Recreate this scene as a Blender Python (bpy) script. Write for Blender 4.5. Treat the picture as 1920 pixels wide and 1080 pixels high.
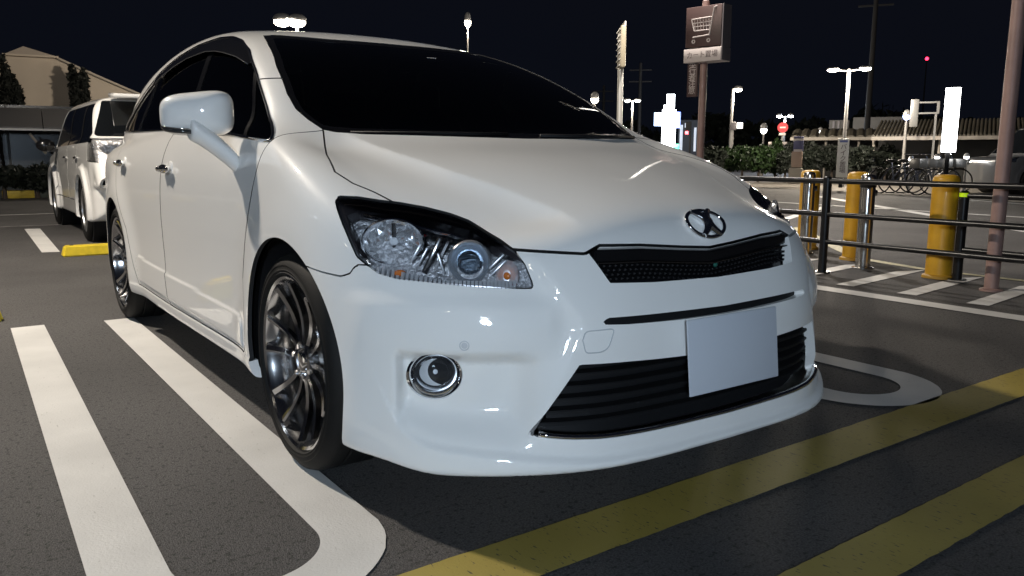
import bpy, bmesh, math, random
import numpy as np
from mathutils import Vector, Matrix
random.seed(7)
rng = np.random.default_rng(5)
for o in list(bpy.data.objects): bpy.data.objects.remove(o)
SC = bpy.context.scene
COL = SC.collection
R = math.radians
# ------------------------------------------------------------------ camera
# world: car nose points to -Y, front axle at y=0, car's left is +X, metres
CX, CY, CZ, YAW, PIT, ROL, FPX = -1.693, -2.265, .931, 35.13, 9.285, .139, 1514.
_y, _p, _r = R(YAW), R(PIT), R(ROL)
FW = Vector((math.sin(_y)*math.cos(_p), math.cos(_y)*math.cos(_p), -math.sin(_p)))
RT0 = Vector((math.cos(_y), -math.sin(_y), 0)); UP0 = RT0.cross(FW)
RT = RT0*math.cos(_r)+UP0*math.sin(_r); UP = -RT0*math.sin(_r)+UP0*math.cos(_r)
cam = bpy.data.cameras.new('camera'); camo = bpy.data.objects.new('camera', cam); COL.objects.link(camo)
cam.sensor_width = 36; cam.lens = FPX/1920*36; cam.clip_end = 900; cam.clip_start = .05
M = Matrix((RT, UP, -FW)).transposed().to_4x4(); M.translation = Vector((CX, CY, CZ)); camo.matrix_world = M
SC.camera = camo
# ------------------------------------------------------------------ night sky
wd = bpy.data.worlds.new('World'); SC.world = wd; wd.use_nodes = True
nt = wd.node_tree; bg = nt.nodes['Background']
sky = nt.nodes.new('ShaderNodeTexSky'); sky.sky_type = 'NISHITA'; sky.sun_disc = False
sky.sun_elevation = R(-4); sky.sun_rotation = R(200)
mixn = nt.nodes.new('ShaderNodeMixRGB'); mixn.inputs[0].default_value = .97
mixn.inputs[2].default_value = (.0032, .0040, .0072, 1)
nt.links.new(sky.outputs[0], mixn.inputs[1]); nt.links.new(mixn.outputs[0], bg.inputs[0]); bg.inputs[1].default_value = 1.0
# ------------------------------------------------------------------ exposure
vs = SC.view_settings; vs.view_transform = 'Standard'; vs.look = 'None'; vs.exposure = 0; vs.gamma = 1
SC.render.engine = 'CYCLES'
SC.render.resolution_x, SC.render.resolution_y = 1024, 576
# ------------------------------------------------------------------ lamps that stand outside the picture (light in their builders below)
KEY = (-2.9, 4.9, 5.2); COOL = (-4.0, -4.9, 1.75)

# ================================================================== helpers
def mat(name, col, rough=.5, metal=0., coat=0., emit=None, estr=0., spec=.5, noise=None, bump=None, trans=0.):
    m = bpy.data.materials.get(name)
    if m: return m
    m = bpy.data.materials.new(name); m.use_nodes = True; t = m.node_tree; b = t.nodes['Principled BSDF']
    b.inputs['Base Color'].default_value = (*col, 1); b.inputs['Roughness'].default_value = rough
    b.inputs['Metallic'].default_value = metal; b.inputs['Coat Weight'].default_value = coat
    b.inputs['Coat Roughness'].default_value = .03; b.inputs['Specular IOR Level'].default_value = spec
    if emit: b.inputs['Emission Color'].default_value = (*emit, 1); b.inputs['Emission Strength'].default_value = estr
    if noise or bump:
        tc = t.nodes.new('ShaderNodeTexCoord')
    if noise:   # (scale, amount, detail)
        n = t.nodes.new('ShaderNodeTexNoise'); n.inputs['Scale'].default_value = noise[0]; n.inputs['Detail'].default_value = noise[2]
        t.links.new(tc.outputs['Object'], n.inputs['Vector'])
        mp = t.nodes.new('ShaderNodeMapRange'); mp.inputs['From Min'].default_value = .3; mp.inputs['From Max'].default_value = .7
        mp.inputs['To Min'].default_value = 1-noise[1]; mp.inputs['To Max'].default_value = 1+noise[1]
        t.links.new(n.outputs['Fac'], mp.inputs['Value'])
        mx = t.nodes.new('ShaderNodeVectorMath'); mx.operation = 'SCALE'; mx.inputs[0].default_value = col
        t.links.new(mp.outputs[0], mx.inputs['Scale']); t.links.new(mx.outputs[0], b.inputs['Base Color'])
    if bump:    # (scale, strength, distance)
        n = t.nodes.new('ShaderNodeTexNoise'); n.inputs['Scale'].default_value = bump[0]; n.inputs['Detail'].default_value = 4
        t.links.new(tc.outputs['Object'], n.inputs['Vector'])
        bp = t.nodes.new('ShaderNodeBump'); bp.inputs['Strength'].default_value = bump[1]; bp.inputs['Distance'].default_value = bump[2]
        t.links.new(n.outputs['Fac'], bp.inputs['Height']); t.links.new(bp.outputs[0], b.inputs['Normal'])
    return m
def glassmat(name, tint, rough=.02, refl=1.0):
    m = bpy.data.materials.new(name); m.use_nodes = True; t = m.node_tree
    for n in list(t.nodes):
        if n.type != 'OUTPUT_MATERIAL': t.nodes.remove(n)
    out = t.nodes['Material Output']
    tr = t.nodes.new('ShaderNodeBsdfTransparent'); tr.inputs[0].default_value = (*tint, 1)
    gl = t.nodes.new('ShaderNodeBsdfGlossy'); gl.inputs['Roughness'].default_value = rough; gl.inputs[0].default_value = (refl, refl, refl, 1)
    fr = t.nodes.new('ShaderNodeFresnel'); fr.inputs[0].default_value = 1.5
    mx = t.nodes.new('ShaderNodeMixShader'); t.links.new(fr.outputs[0], mx.inputs[0]); t.links.new(tr.outputs[0], mx.inputs[1]); t.links.new(gl.outputs[0], mx.inputs[2])
    t.links.new(mx.outputs[0], out.inputs[0]); return m
def emis(name, col, s):
    m = bpy.data.materials.new(name); m.use_nodes = True; t = m.node_tree; b = t.nodes['Principled BSDF']
    b.inputs['Base Color'].default_value = (.8, .8, .8, 1); b.inputs['Emission Color'].default_value = (*col, 1); b.inputs['Emission Strength'].default_value = s; return m

def tag(o, label=None, cat=None, group=None, kind=None):
    if label: o['label'] = label
    if cat: o['category'] = cat
    if group: o['group'] = group
    if kind: o['kind'] = kind
    return o
def empty(name, loc=(0, 0, 0), rz=0, **k):
    o = bpy.data.objects.new(name, None); COL.objects.link(o); o.location = loc; o.rotation_euler = (0, 0, rz); o.empty_display_size = .1
    return tag(o, **k)
def link(name, me, m=None, parent=None, smooth=False):
    o = bpy.data.objects.new(name, me); COL.objects.link(o)
    if m is not None: me.materials.append(m)
    if parent is not None: o.parent = parent
    if smooth:
        me.polygons.foreach_set('use_smooth', [True]*len(me.polygons))
    return o
class MB:
    """collects shapes and links them as one mesh object"""
    def __init__(s): s.bm = bmesh.new()
    def box(s, c, d, rz=0, bev=0, rot=None, mtx=None):
        r = bmesh.ops.create_cube(s.bm, size=1); vs_ = r['verts']
        bmesh.ops.scale(s.bm, vec=d, verts=vs_)
        if bev:
            es = list({e for v in vs_ for e in v.link_edges}); q = bmesh.ops.bevel(s.bm, geom=es, offset=bev, segments=2, affect='EDGES', profile=.5)
            vs_ = list({v for f in q['faces'] for v in f.verts}|{v for v in vs_ if v.is_valid})
        if rot is not None: bmesh.ops.rotate(s.bm, verts=vs_, matrix=rot)
        if rz: bmesh.ops.rotate(s.bm, verts=vs_, matrix=Matrix.Rotation(rz, 3, 'Z'))
        bmesh.ops.translate(s.bm, vec=c, verts=vs_)
        if mtx is not None: bmesh.ops.transform(s.bm, matrix=mtx, verts=vs_)
        return s
    def tube(s, p, q, r0, r1=None, n=12, caps=True):
        p, q = Vector(p), Vector(q); d = q-p; r1 = r0 if r1 is None else r1
        mtx = Matrix.Translation((p+q)/2) @ d.to_track_quat('Z', 'Y').to_matrix().to_4x4()
        bmesh.ops.create_cone(s.bm, cap_ends=caps, segments=n, radius1=r0, radius2=r1, depth=d.length, matrix=mtx); return s
    def sphere(s, c, d, n=16):
        d = (d, d, d) if isinstance(d, (int, float)) else d
        bmesh.ops.create_uvsphere(s.bm, u_segments=n, v_segments=max(6, n//2), radius=.5, matrix=Matrix.Translation(c) @ Matrix.Diagonal((*d, 1))); return s
    def lathe(s, prof, n=48, mtx=None, closed=False):
        """prof list of (radius, height); revolves about local z"""
        rings = []
        for (r, h) in prof:
            ring = []
            for i in range(n):
                a = 2*math.pi*i/n; v = Vector((r*math.cos(a), r*math.sin(a), h))
                ring.append(s.bm.verts.new(mtx @ v if mtx else v))
            rings.append(ring)
        k = len(rings)
        for i in range(k if closed else k-1):
            a, b = rings[i], rings[(i+1) % k]
            for j in range(n): s.bm.faces.new((a[j], a[(j+1) % n], b[(j+1) % n], b[j]))
        return s
    def poly(s, pts, z0, z1):
        """flat polygon in XY extruded between two heights"""
        lo = [s.bm.verts.new((x, y, z0)) for x, y in pts]; hi = [s.bm.verts.new((x, y, z1)) for x, y in pts]
        n = len(pts); s.bm.faces.new(hi)
        if z1 != z0:
            s.bm.faces.new(lo[::-1])
            for i in range(n): s.bm.faces.new((lo[i], lo[(i+1) % n], hi[(i+1) % n], hi[i]))
        return s
    def sheet(s, pts):
        s.bm.faces.new([s.bm.verts.new(p) for p in pts]); return s
    def move(s, mtx): bmesh.ops.transform(s.bm, matrix=mtx, verts=s.bm.verts); return s
    def build(s, name, m, parent=None, smooth=True, sharp=40):
        bmesh.ops.recalc_face_normals(s.bm, faces=s.bm.faces)
        me = bpy.data.meshes.new(name); s.bm.to_mesh(me); s.bm.free(); o = link(name, me, m, parent)
        if smooth:
            me.polygons.foreach_set('use_smooth', [True]*len(me.polygons)); me.set_sharp_from_angle(angle=R(sharp))
        return o
def copy_tree(o, parent=None):
    c = o.copy(); COL.objects.link(c); c.parent = parent
    for ch in list(o.children): copy_tree(ch, c)
    return c
def tubecurve(name, pts, r, m, parent=None, cyclic=False, n=8):
    """round tube along a chain of points"""
    p = np.array(pts, float); k = len(p)
    t = (np.roll(p, -1, 0)-np.roll(p, 1, 0)) if cyclic else np.gradient(p, axis=0)
    t /= np.maximum(np.linalg.norm(t, axis=1), 1e-9)[:, None]
    u = np.cross(t[0], [0, 0, 1.] if abs(t[0][2]) < .9 else [1., 0, 0]); vs_ = []
    for i in range(k):
        u = u-t[i]*(u@t[i]); u /= np.linalg.norm(u); w = np.cross(t[i], u)
        for a in range(n): c = 2*math.pi*a/n; vs_.append(p[i]+r*(u*math.cos(c)+w*math.sin(c)))
    ff = [[i*n+a, i*n+(a+1) % n, ((i+1) % k)*n+(a+1) % n, ((i+1) % k)*n+a] for i in range(k if cyclic else k-1) for a in range(n)]
    if not cyclic: ff += [list(range(n))[::-1], [(k-1)*n+a for a in range(n)]]
    me = bpy.data.meshes.new(name); me.from_pydata([tuple(v) for v in vs_], [], ff)
    return link(name, me, m, parent, smooth=True)
def at(px, py, D):
    """a point of the place seen in the photo at pixel px,py, D metres away over the ground"""
    d = FW+RT*((px-960)/FPX)-UP*((py-540)/FPX); t = D/math.hypot(d.x, d.y); return Vector((CX, CY, CZ))+d*t
# ------------------------------------------------------------------ smooth-solid modelling (numpy)
def spl(xs, ys):
    xs = np.array(xs, float); ys = np.array(ys, float); n = len(xs); h = np.diff(xs)
    A = np.zeros((n, n)); b = np.zeros(n); A[0, 0] = A[-1, -1] = 1
    for i in range(1, n-1):
        A[i, i-1] = h[i-1]; A[i, i] = 2*(h[i-1]+h[i]); A[i, i+1] = h[i]
        b[i] = 3*((ys[i+1]-ys[i])/h[i]-(ys[i]-ys[i-1])/h[i-1])
    c = np.linalg.solve(A, b); B = (ys[1:]-ys[:-1])/h-h*(2*c[:-1]+c[1:])/3; D = (c[1:]-c[:-1])/(3*h)
    s1 = B[-1]+2*c[-2]*h[-1]+3*D[-1]*h[-1]**2
    def f(t):
        t = np.asarray(t, float); i = np.clip(np.searchsorted(xs, t)-1, 0, n-2); u = t-xs[i]
        v = ys[i]+u*(B[i]+u*(c[i]+u*D[i]))
        v = np.where(t < xs[0], ys[0]+B[0]*(t-xs[0]), v)
        return np.where(t > xs[-1], ys[-1]+s1*(t-xs[-1]), v)
    return f
def smax(a, b, k):
    h = np.maximum(k-np.abs(a-b), 0)/k
    return np.maximum(a, b)+h*h*h*k/6
def smin(a, b, k): return -smax(-a, -b, k)
def sst(e0, e1, x):
    t = np.clip((x-e0)/(e1-e0), 0, 1); return t*t*t*(t*(6*t-15)+10)
def sdpoly(px, py, poly):
    poly = np.array(poly, float); n = len(poly); d = np.full(np.shape(px), 1e9); s = np.ones(np.shape(px)); j = n-1
    for i in range(n):
        ex, ey = poly[j]-poly[i]; wx = px-poly[i, 0]; wy = py-poly[i, 1]
        t = np.clip((wx*ex+wy*ey)/(ex*ex+ey*ey+1e-12), 0, 1)
        d = np.minimum(d, (wx-ex*t)**2+(wy-ey*t)**2)
        c1 = py >= poly[i, 1]; c2 = py < poly[j, 1]; c3 = ex*wy > ey*wx
        s = np.where((c1 & c2 & c3) | (~c1 & ~c2 & ~c3), -s, s); j = i
    return s*np.sqrt(d)
def gradF(F, q, h=6e-4):
    g = np.stack([F(*(q+h*e).T)-F(*(q-h*e).T) for e in np.eye(3)], 1)
    return g/(2*h)
def project(F, V, it=4):
    for _ in range(it):
        v = F(*V.T); g = gradF(F, V); V = V-g*(np.clip(v, -.02, .02)/np.maximum((g*g).sum(1), .05))[:, None]
    return V
def surfnet(F, lo, hi, h, sub=1, relax=4):
    ax = [np.arange(l, u+h*.5, h) for l, u in zip(lo, hi)]
    X, Y, Z = np.meshgrid(*ax, indexing='ij'); V = F(X.ravel(), Y.ravel(), Z.ravel()).reshape(X.shape); V = np.where(np.abs(V) < 1e-9, 1e-9, V)
    s = V < 0; nx, ny, nz = V.shape
    cs = [s[a:nx-1+a, b:ny-1+b, c:nz-1+c] for a in (0, 1) for b in (0, 1) for c in (0, 1)]
    cnt = sum(c.astype(int) for c in cs); act = (cnt > 0) & (cnt < 8)
    I = np.argwhere(act); idx = -np.ones(act.shape, int); idx[tuple(I.T)] = np.arange(len(I))
    P = np.zeros((len(I), 3)); W = np.zeros(len(I))
    cr = [(a, b, c) for a in (0, 1) for b in (0, 1) for c in (0, 1)]
    for p in cr:
        for q in cr:
            if sum(q)-sum(p) == 1 and all(j >= i for i, j in zip(p, q)):
                va = V[tuple((I+p).T)]; vb = V[tuple((I+q).T)]; m = (va < 0) != (vb < 0)
                t = np.where(m, va/(va-vb+1e-30), 0); pos = np.array(p)+(np.array(q)-np.array(p))*t[:, None]
                P += pos*m[:, None]; W += m
    P = (P/W[:, None]+I)*h+np.array([a[0] for a in ax])
    Q = []
    for axis in range(3):
        a, b = [(1, 2), (2, 0), (0, 1)][axis]
        sl0 = [slice(None)]*3; sl1 = [slice(None)]*3; sl0[axis] = slice(0, -1); sl1[axis] = slice(1, None)
        E = np.argwhere(s[tuple(sl0)] != s[tuple(sl1)]); E = E[(E[:, a] > 0) & (E[:, b] > 0) & (E[:, a] < V.shape[a]-1) & (E[:, b] < V.shape[b]-1)]
        da = np.zeros(3, int); da[a] = 1; db = np.zeros(3, int); db[b] = 1
        q = np.stack([idx[tuple((E-da-db).T)], idx[tuple((E-db).T)], idx[tuple(E.T)], idx[tuple((E-da).T)]], 1)
        ins = s[tuple(E.T)]; q[~ins] = q[~ins][:, ::-1]; Q.append(q)
    Q = np.concatenate(Q); Q = Q[(Q >= 0).all(1)]
    P = project(F, P, 3)
    for _ in range(relax):
        acc = np.zeros_like(P); w = np.zeros(len(P))
        for i in range(4):
            a, b = Q[:, i], Q[:, (i+1) % 4]
            np.add.at(acc, a, P[b]); np.add.at(acc, b, P[a]); np.add.at(w, a, 1); np.add.at(w, b, 1)
        P = P+.5*(acc/np.maximum(w, 1)[:, None]-P); P = project(F, P, 2)
    for _ in range(sub):
        E = np.sort(np.concatenate([Q[:, [i, (i+1) % 4]] for i in range(4)]), 1)
        U, inv = np.unique(E, axis=0, return_inverse=True); inv = inv.reshape(4, -1); n0 = len(P); n1 = n0+len(U); f = n1+np.arange(len(Q))
        P = np.concatenate([P, P[U].mean(1), P[Q].mean(1)])
        m = [n0+inv[i] for i in range(4)]
        Q = np.concatenate([np.stack([Q[:, i], m[i], f, m[(i+3) % 4]], 1) for i in range(4)])
        P = project(F, P, 2)
    return P, Q
def implicit_obj(name, F, lo, hi, h, m, parent=None, sub=1):
    P, Q = surfnet(F, lo, hi, h, sub); me = bpy.data.meshes.new(name); me.from_pydata(P.tolist(), [], Q.tolist()); me.validate()
    return link(name, me, m, parent, smooth=True)
# ================================================================== ground
def asphalt():
    m = bpy.data.materials.new('asphalt'); m.use_nodes = True; t = m.node_tree; b = t.nodes['Principled BSDF']
    tc = t.nodes.new('ShaderNodeTexCoord')
    n1 = t.nodes.new('ShaderNodeTexNoise'); n1.inputs['Scale'].default_value = 170; n1.inputs['Detail'].default_value = 6; n1.inputs['Roughness'].default_value = .65
    n2 = t.nodes.new('ShaderNodeTexNoise'); n2.inputs['Scale'].default_value = .9; n2.inputs['Detail'].default_value = 5
    v = t.nodes.new('ShaderNodeTexVoronoi'); v.inputs['Scale'].default_value = 260
    for n in (n1, n2, v): t.links.new(tc.outputs['Object'], n.inputs['Vector'])
    r1 = t.nodes.new('ShaderNodeValToRGB'); e = r1.color_ramp.elements
    e[0].position = .34; e[0].color = (.021, .020, .020, 1); e[1].position = .50; e[1].color = (.073, .069, .068, 1)
    e3 = e.new(.72); e3.color = (.130, .123, .121, 1)
    t.links.new(n1.outputs['Fac'], r1.inputs[0])
    mp = t.nodes.new('ShaderNodeMapRange'); mp.inputs['From Min'].default_value = .3; mp.inputs['From Max'].default_value = .7; mp.inputs['To Min'].default_value = .68; mp.inputs['To Max'].default_value = 1.12
    t.links.new(n2.outputs['Fac'], mp.inputs['Value'])
    mx = t.nodes.new('ShaderNodeVectorMath'); mx.operation = 'SCALE'; t.links.new(r1.outputs[0], mx.inputs[0]); t.links.new(mp.outputs[0], mx.inputs['Scale'])
    n3 = t.nodes.new('ShaderNodeTexNoise'); n3.inputs['Scale'].default_value = 58; n3.inputs['Detail'].default_value = 4; t.links.new(tc.outputs['Object'], n3.inputs['Vector'])
    pit = t.nodes.new('ShaderNodeMapRange'); pit.inputs['From Min'].default_value = .35; pit.inputs['From Max'].default_value = .43; pit.inputs['To Min'].default_value = .42; pit.inputs['To Max'].default_value = 1.12; t.links.new(n3.outputs['Fac'], pit.inputs['Value'])
    mx2 = t.nodes.new('ShaderNodeVectorMath'); mx2.operation = 'SCALE'; t.links.new(mx.outputs[0], mx2.inputs[0]); t.links.new(pit.outputs[0], mx2.inputs['Scale'])
    t.links.new(mx2.outputs[0], b.inputs['Base Color']); b.inputs['Roughness'].default_value = .8
    ad = t.nodes.new('ShaderNodeMath'); ad.operation = 'ADD'; t.links.new(n1.outputs['Fac'], ad.inputs[0]); t.links.new(v.outputs['Distance'], ad.inputs[1])
    bp = t.nodes.new('ShaderNodeBump'); bp.inputs['Strength'].default_value = .55; bp.inputs['Distance'].default_value = .004
    t.links.new(ad.outputs[0], bp.inputs['Height']); t.links.new(bp.outputs[0], b.inputs['Normal']); return m
def roadpaint(name, col, wear, lo=.33, hi=.40, scale=60):
    m = bpy.data.materials.new(name); m.use_nodes = True; t = m.node_tree; b = t.nodes['Principled BSDF']; tc = t.nodes.new('ShaderNodeTexCoord')
    mpg = t.nodes.new('ShaderNodeMapping'); mpg.inputs['Scale'].default_value = (1.0, .28, 1); mpg.inputs['Rotation'].default_value = (0, 0, .5); t.links.new(tc.outputs['Object'], mpg.inputs[0])
    n = t.nodes.new('ShaderNodeTexNoise'); n.inputs['Scale'].default_value = scale; n.inputs['Detail'].default_value = 6; t.links.new(mpg.outputs[0], n.inputs['Vector'])
    r = t.nodes.new('ShaderNodeValToRGB'); e = r.color_ramp.elements; e[0].position = lo; e[0].color = (*wear, 1); e[1].position = hi; e[1].color = (*col, 1); t.links.new(n.outputs['Fac'], r.inputs[0])
    n2 = t.nodes.new('ShaderNodeTexNoise'); n2.inputs['Scale'].default_value = 3; n2.inputs['Detail'].default_value = 8; t.links.new(tc.outputs['Object'], n2.inputs['Vector'])
    mp = t.nodes.new('ShaderNodeMapRange'); mp.inputs['From Min'].default_value = .3; mp.inputs['From Max'].default_value = .7; mp.inputs['To Min'].default_value = .86; mp.inputs['To Max'].default_value = 1.06
    t.links.new(n2.outputs['Fac'], mp.inputs['Value']); mx = t.nodes.new('ShaderNodeVectorMath'); mx.operation = 'SCALE'; t.links.new(r.outputs[0], mx.inputs[0]); t.links.new(mp.outputs[0], mx.inputs['Scale'])
    t.links.new(mx.outputs[0], b.inputs['Base Color']); b.inputs['Roughness'].default_value = .6
    n3 = t.nodes.new('ShaderNodeTexNoise'); n3.inputs['Scale'].default_value = 160; t.links.new(tc.outputs['Object'], n3.inputs['Vector'])
    bp = t.nodes.new('ShaderNodeBump'); bp.inputs['Strength'].default_value = .3; bp.inputs['Distance'].default_value = .003; t.links.new(n3.outputs['Fac'], bp.inputs['Height']); t.links.new(bp.outputs[0], b.inputs['Normal'])
    return m
gm = bpy.data.meshes.new('ground'); gm.from_pydata([(-200, -200, 0), (400, -200, 0), (400, 400, 0), (-200, 400, 0)], [], [(0, 1, 2, 3)])
ground = tag(link('ground', gm, asphalt()), kind='structure')
WPAINT = roadpaint('white_road_paint', (.66, .65, .63), (.47, .46, .44), .25, .33, 120); YPAINT = roadpaint('yellow_road_paint', (.36, .28, .06), (.08, .068, .04), .315, .365, 150)
def marking(name, pts, m, z=.004):
    mb = MB(); mb.sheet([(x, y, z) for x, y in pts]); return tag(mb.build(name, m, smooth=False), kind='structure')
def jag(pts, step=.03, amp=.0016):
    """outline of hand-laid paint: slightly uneven edges"""
    out = []
    for (a, b) in zip(pts, pts[1:]+pts[:1]):
        n = max(1, int(math.dist(a, b)/step))
        for i in range(n):
            t = i/n; out.append((a[0]+(b[0]-a[0])*t+random.uniform(-amp, amp), a[1]+(b[1]-a[1])*t+random.uniform(-amp, amp)))
    return out
def uline(name, cx, hw, w, y0, yc, sh=0.):
    """double bay line closed by a half circle at the front"""
    o = [(cx-hw+sh, y0)]+[(cx-hw*math.cos(t), yc-hw*math.sin(t)) for t in np.linspace(0, math.pi, 33)]+[(cx+hw, y0-.06)]
    i = [(cx+hw-w, y0-.06)]+[(cx+(hw-w)*math.cos(t), yc-(hw-w)*math.sin(t)) for t in np.linspace(0, math.pi, 33)]+[(cx-hw+w+sh, y0)]
    n = len(o); mb = MB(); vo = [mb.bm.verts.new((x+random.uniform(-.002, .002), y, .004)) for x, y in o]; vi = [mb.bm.verts.new((x, y, .004)) for x, y in i[::-1]]
    for k in range(n-1): mb.bm.faces.new((vo[k], vo[k+1], vi[k+1], vi[k]))
    return tag(mb.build(name, WPAINT, smooth=False), kind='structure')
uline('bay_line', -1.175, .330, .158, 2.80, -.43, .055); uline('bay_line', 1.350, .325, .15, 2.80, -.42)
marking('yellow_line', jag([(-3.5, -.765), (-3.5, -.945), (7, -.88), (7, -.68)]), YPAINT)
marking('yellow_line', jag([(-3.5, -1.29), (-3.5, -1.45), (7, -1.26), (7, -1.10)]), YPAINT)
marking('edge_line', jag([(3.32, -6), (3.49, -6), (3.49, 7), (3.32, 7)]), WPAINT)
for k in range(-4, 9):
    y0 = 1.105+.467*k-.467
    marking('hatch_stripe', jag([(3.66, y0-.065), (4.93, y0+.09), (4.68, y0+.19), (3.64, y0+.065)], .05), WPAINT, .004)
marking('edge_line', [(4.95, -4), (5.03, -4), (5.03, 1.2), (5.25, 1.9), (7.6, 4.3), (7.5, 4.4), (5.15, 1.98), (4.95, 1.25)], mat('worn_cream_paint', (.42, .38, .22), .6, noise=(30, .3, 4)), .0042)
marking('lane_line', [(9.2, 2.1), (9.4, 2.0), (15.4, 9.2), (15.2, 9.3)], WPAINT); marking('lane_line', [(8.2, 5.2), (8.35, 5.1), (12.5, 7.0), (12.4, 7.12)], WPAINT)
marking('lane_line', [(12, 2.5), (12.15, 2.5), (13.2, 20), (13.0, 20)], WPAINT); marking('bay_line', [(-.95, 6.66), (-.80, 6.62), (-.70, 9.6), (-.87, 9.65)], WPAINT)
marking('lane_line', [(-8, 12.7), (6, 12.4), (6, 12.5), (-8, 12.8)], WPAINT); marking('lane_line', [(-8, 10.3), (0, 10.1), (0, 10.17), (-8, 10.38)], mat('worn_white_paint', (.3, .29, .28), .7, noise=(8, .3, 4)))
marking('bay_line', [(-3.5, 6.6), (-3.35, 6.6), (-3.35, 9.6), (-3.5, 9.6)], WPAINT); marking('bay_line', [(15.5, 4.0), (15.65, 4.0), (17.5, 8.0), (17.3, 8.0)], WPAINT)
# ================================================================== lamps that light the place
LAMPM = mat('lamp_post_grey', (.30, .29, .28), .45, .3); HEADM = mat('lamp_head_grey', (.35, .35, .35), .4, .2)
WARM = emis('lit_lamp_warm', (1, .90, .74), 30); COLD = emis('lit_lamp_cold', (.86, .93, 1), 30); BLUE = emis('lit_lamp_blue', (.35, .45, 1), 30); WHITE = emis('lit_lamp_white', (1, .97, .9), 14)
def lamp(name, pos, label, power=0, col=(1, .88, .72), em=WARM, heads=((0, 0),), size=.30, foot=0., pole=.06, rad=.18, group=None, hz=.10, pm=None):
    """lamp post: pole, arms, heads with lit panes; each head carries its own light"""
    x, y, z = pos; o = empty(name, (x, y, foot), label=label, cat='street lamp', group=group); h = z-foot
    MB().tube((0, 0, 0), (0, 0, h+.05), pole, pole*.7, 12).build('pole', pm or LAMPM, o)
    MB().tube((0, 0, 0), (0, 0, .25), pole*1.5, pole*1.4, 12).build('pole_base', pm or LAMPM, o)
    for dx, dy in heads:
        if dx or dy: MB().tube((0, 0, h), (dx, dy, h+.04), .03, .025, 8).build('arm', LAMPM, o)
        hd = MB().sphere((dx, dy, h+hz*.6), (size, size, hz*1.2), 16).build('lamp_head', HEADM, o)
        MB().sphere((dx, dy, h+hz*.25), (size*.92, size*.92, hz*1.1), 14).build('lit_pane', em, hd)
        if power:
            l = bpy.data.lights.new('lamp_light', 'POINT'); l.energy = power; l.color = col; l.shadow_soft_size = rad
            lo = bpy.data.objects.new('lamp_light', l); COL.objects.link(lo); lo.parent = o; lo.location = (dx, dy, h-.12-rad)
    return o
lamp('street_lamp', (KEY[0], KEY[1], KEY[2]+.25), 'warm parking lamp post to the left of the white car, outside the picture', 2750, (1, .90, .77), heads=((0, 0),), rad=.12)
lamp('street_lamp', (COOL[0], COOL[1], COOL[2]+.3), 'low cold floodlight post behind the photographer, outside the picture', 880, (.66, .82, 1.0), em=COLD, rad=.22, size=.4)

for k, (x, y, z) in enumerate(((-17, 1, 5.5), (-21, 7, 5.6), (-15, 13, 5.2), (-24, -4, 5.8), (-19, 20, 5.4), (-12, -9, 5.0))):
    lamp('street_lamp', (x, y, z), ('first', 'second', 'third', 'fourth', 'fifth', 'sixth')[k]+' of the lamps across the lot on the left, outside the picture', 0, em=WARM if k % 2 else COLD, size=.75, hz=.16, heads=((0, 0),), group='lamps across the lot')
# ================================================================== the white car (smooth solid, then cut into panels)
PAR = dict(
 plan=([0,.2,.4,.55,.7,.8,.9],[0,.008,.038,.105,.216,.305,.42]),
 yc=([.05,.12,.20,.30,.42,.52,.61,.68,.74,.80,.88],[-.865,-.890,-.883,-.868,-.862,-.853,-.825,-.795,-.768,-.725,-.60]),
 zc=([-1.0,-.85,-.785,-.7,-.6,-.4,-.2,0,.2,.5,1,2],[.62,.710,.755,.795,.830,.890,.938,.970,.992,1.02,1.05,1.06]),
 dr=([-.9,-.8,-.55,-.41,-.22,.06,.3,1],[.13,.13,.108,.072,.042,.014,.0,.0]),
 Wg=([.9,1.05,1.2,1.35,1.45,1.6],[.812,.790,.736,.680,.632,.51]),
 pG=([0,.5,1.2,2,2.8,3.5],[0,-.012,-.012,-.006,-.025,-.10]),
 Zr=([.2,.9,1.3,1.7,2.2,2.8,3.3,3.7],[1.235,1.405,1.478,1.528,1.535,1.465,1.385,1.27]),
 pW=([-1.0,-.6,-.3,0,.6,1.4,2.2,2.78,3.3,3.8],[-.05,-.02,-.006,0,-.004,.003,0,-.012,-.04,-.12]),
 sW=([.05,.12,.20,.28,.36,.5,.65,.80,.92,1.02,1.12],[.83,.848,.866,.876,.877,.878,.884,.883,.866,.826,.775]))
S = {k: spl(*v) for k, v in PAR.items()}
lipz = spl([-.9,-.6,-.372,-.275,-.106,.098,.222,.287,.36],[.198,.196,.198,.204,.215,.226,.245,.28,.36])
P_MASK = [(-.4,.80),(.50,.80),(.53,.70),(.492,.604),(.456,.546),(.450,.514),(.479,.458),(.521,.381),(.563,.296),(.60,.24),(.6,.05),(-.4,.05)]
P_MOLD = [(.465,.283),(.462,.36),(.475,.378),(.52,.388),(1.27,.398),(2.22,.418),(2.27,.40),(2.22,.288)]
P_BULG = [(.64,.5),(.612,.154),(.571,-.058),(.506,-.289),(.433,-.448),(.376,-.61),(.367,-.70),(.36,-.9),(-.4,-.9),(-.4,.5)]
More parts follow.
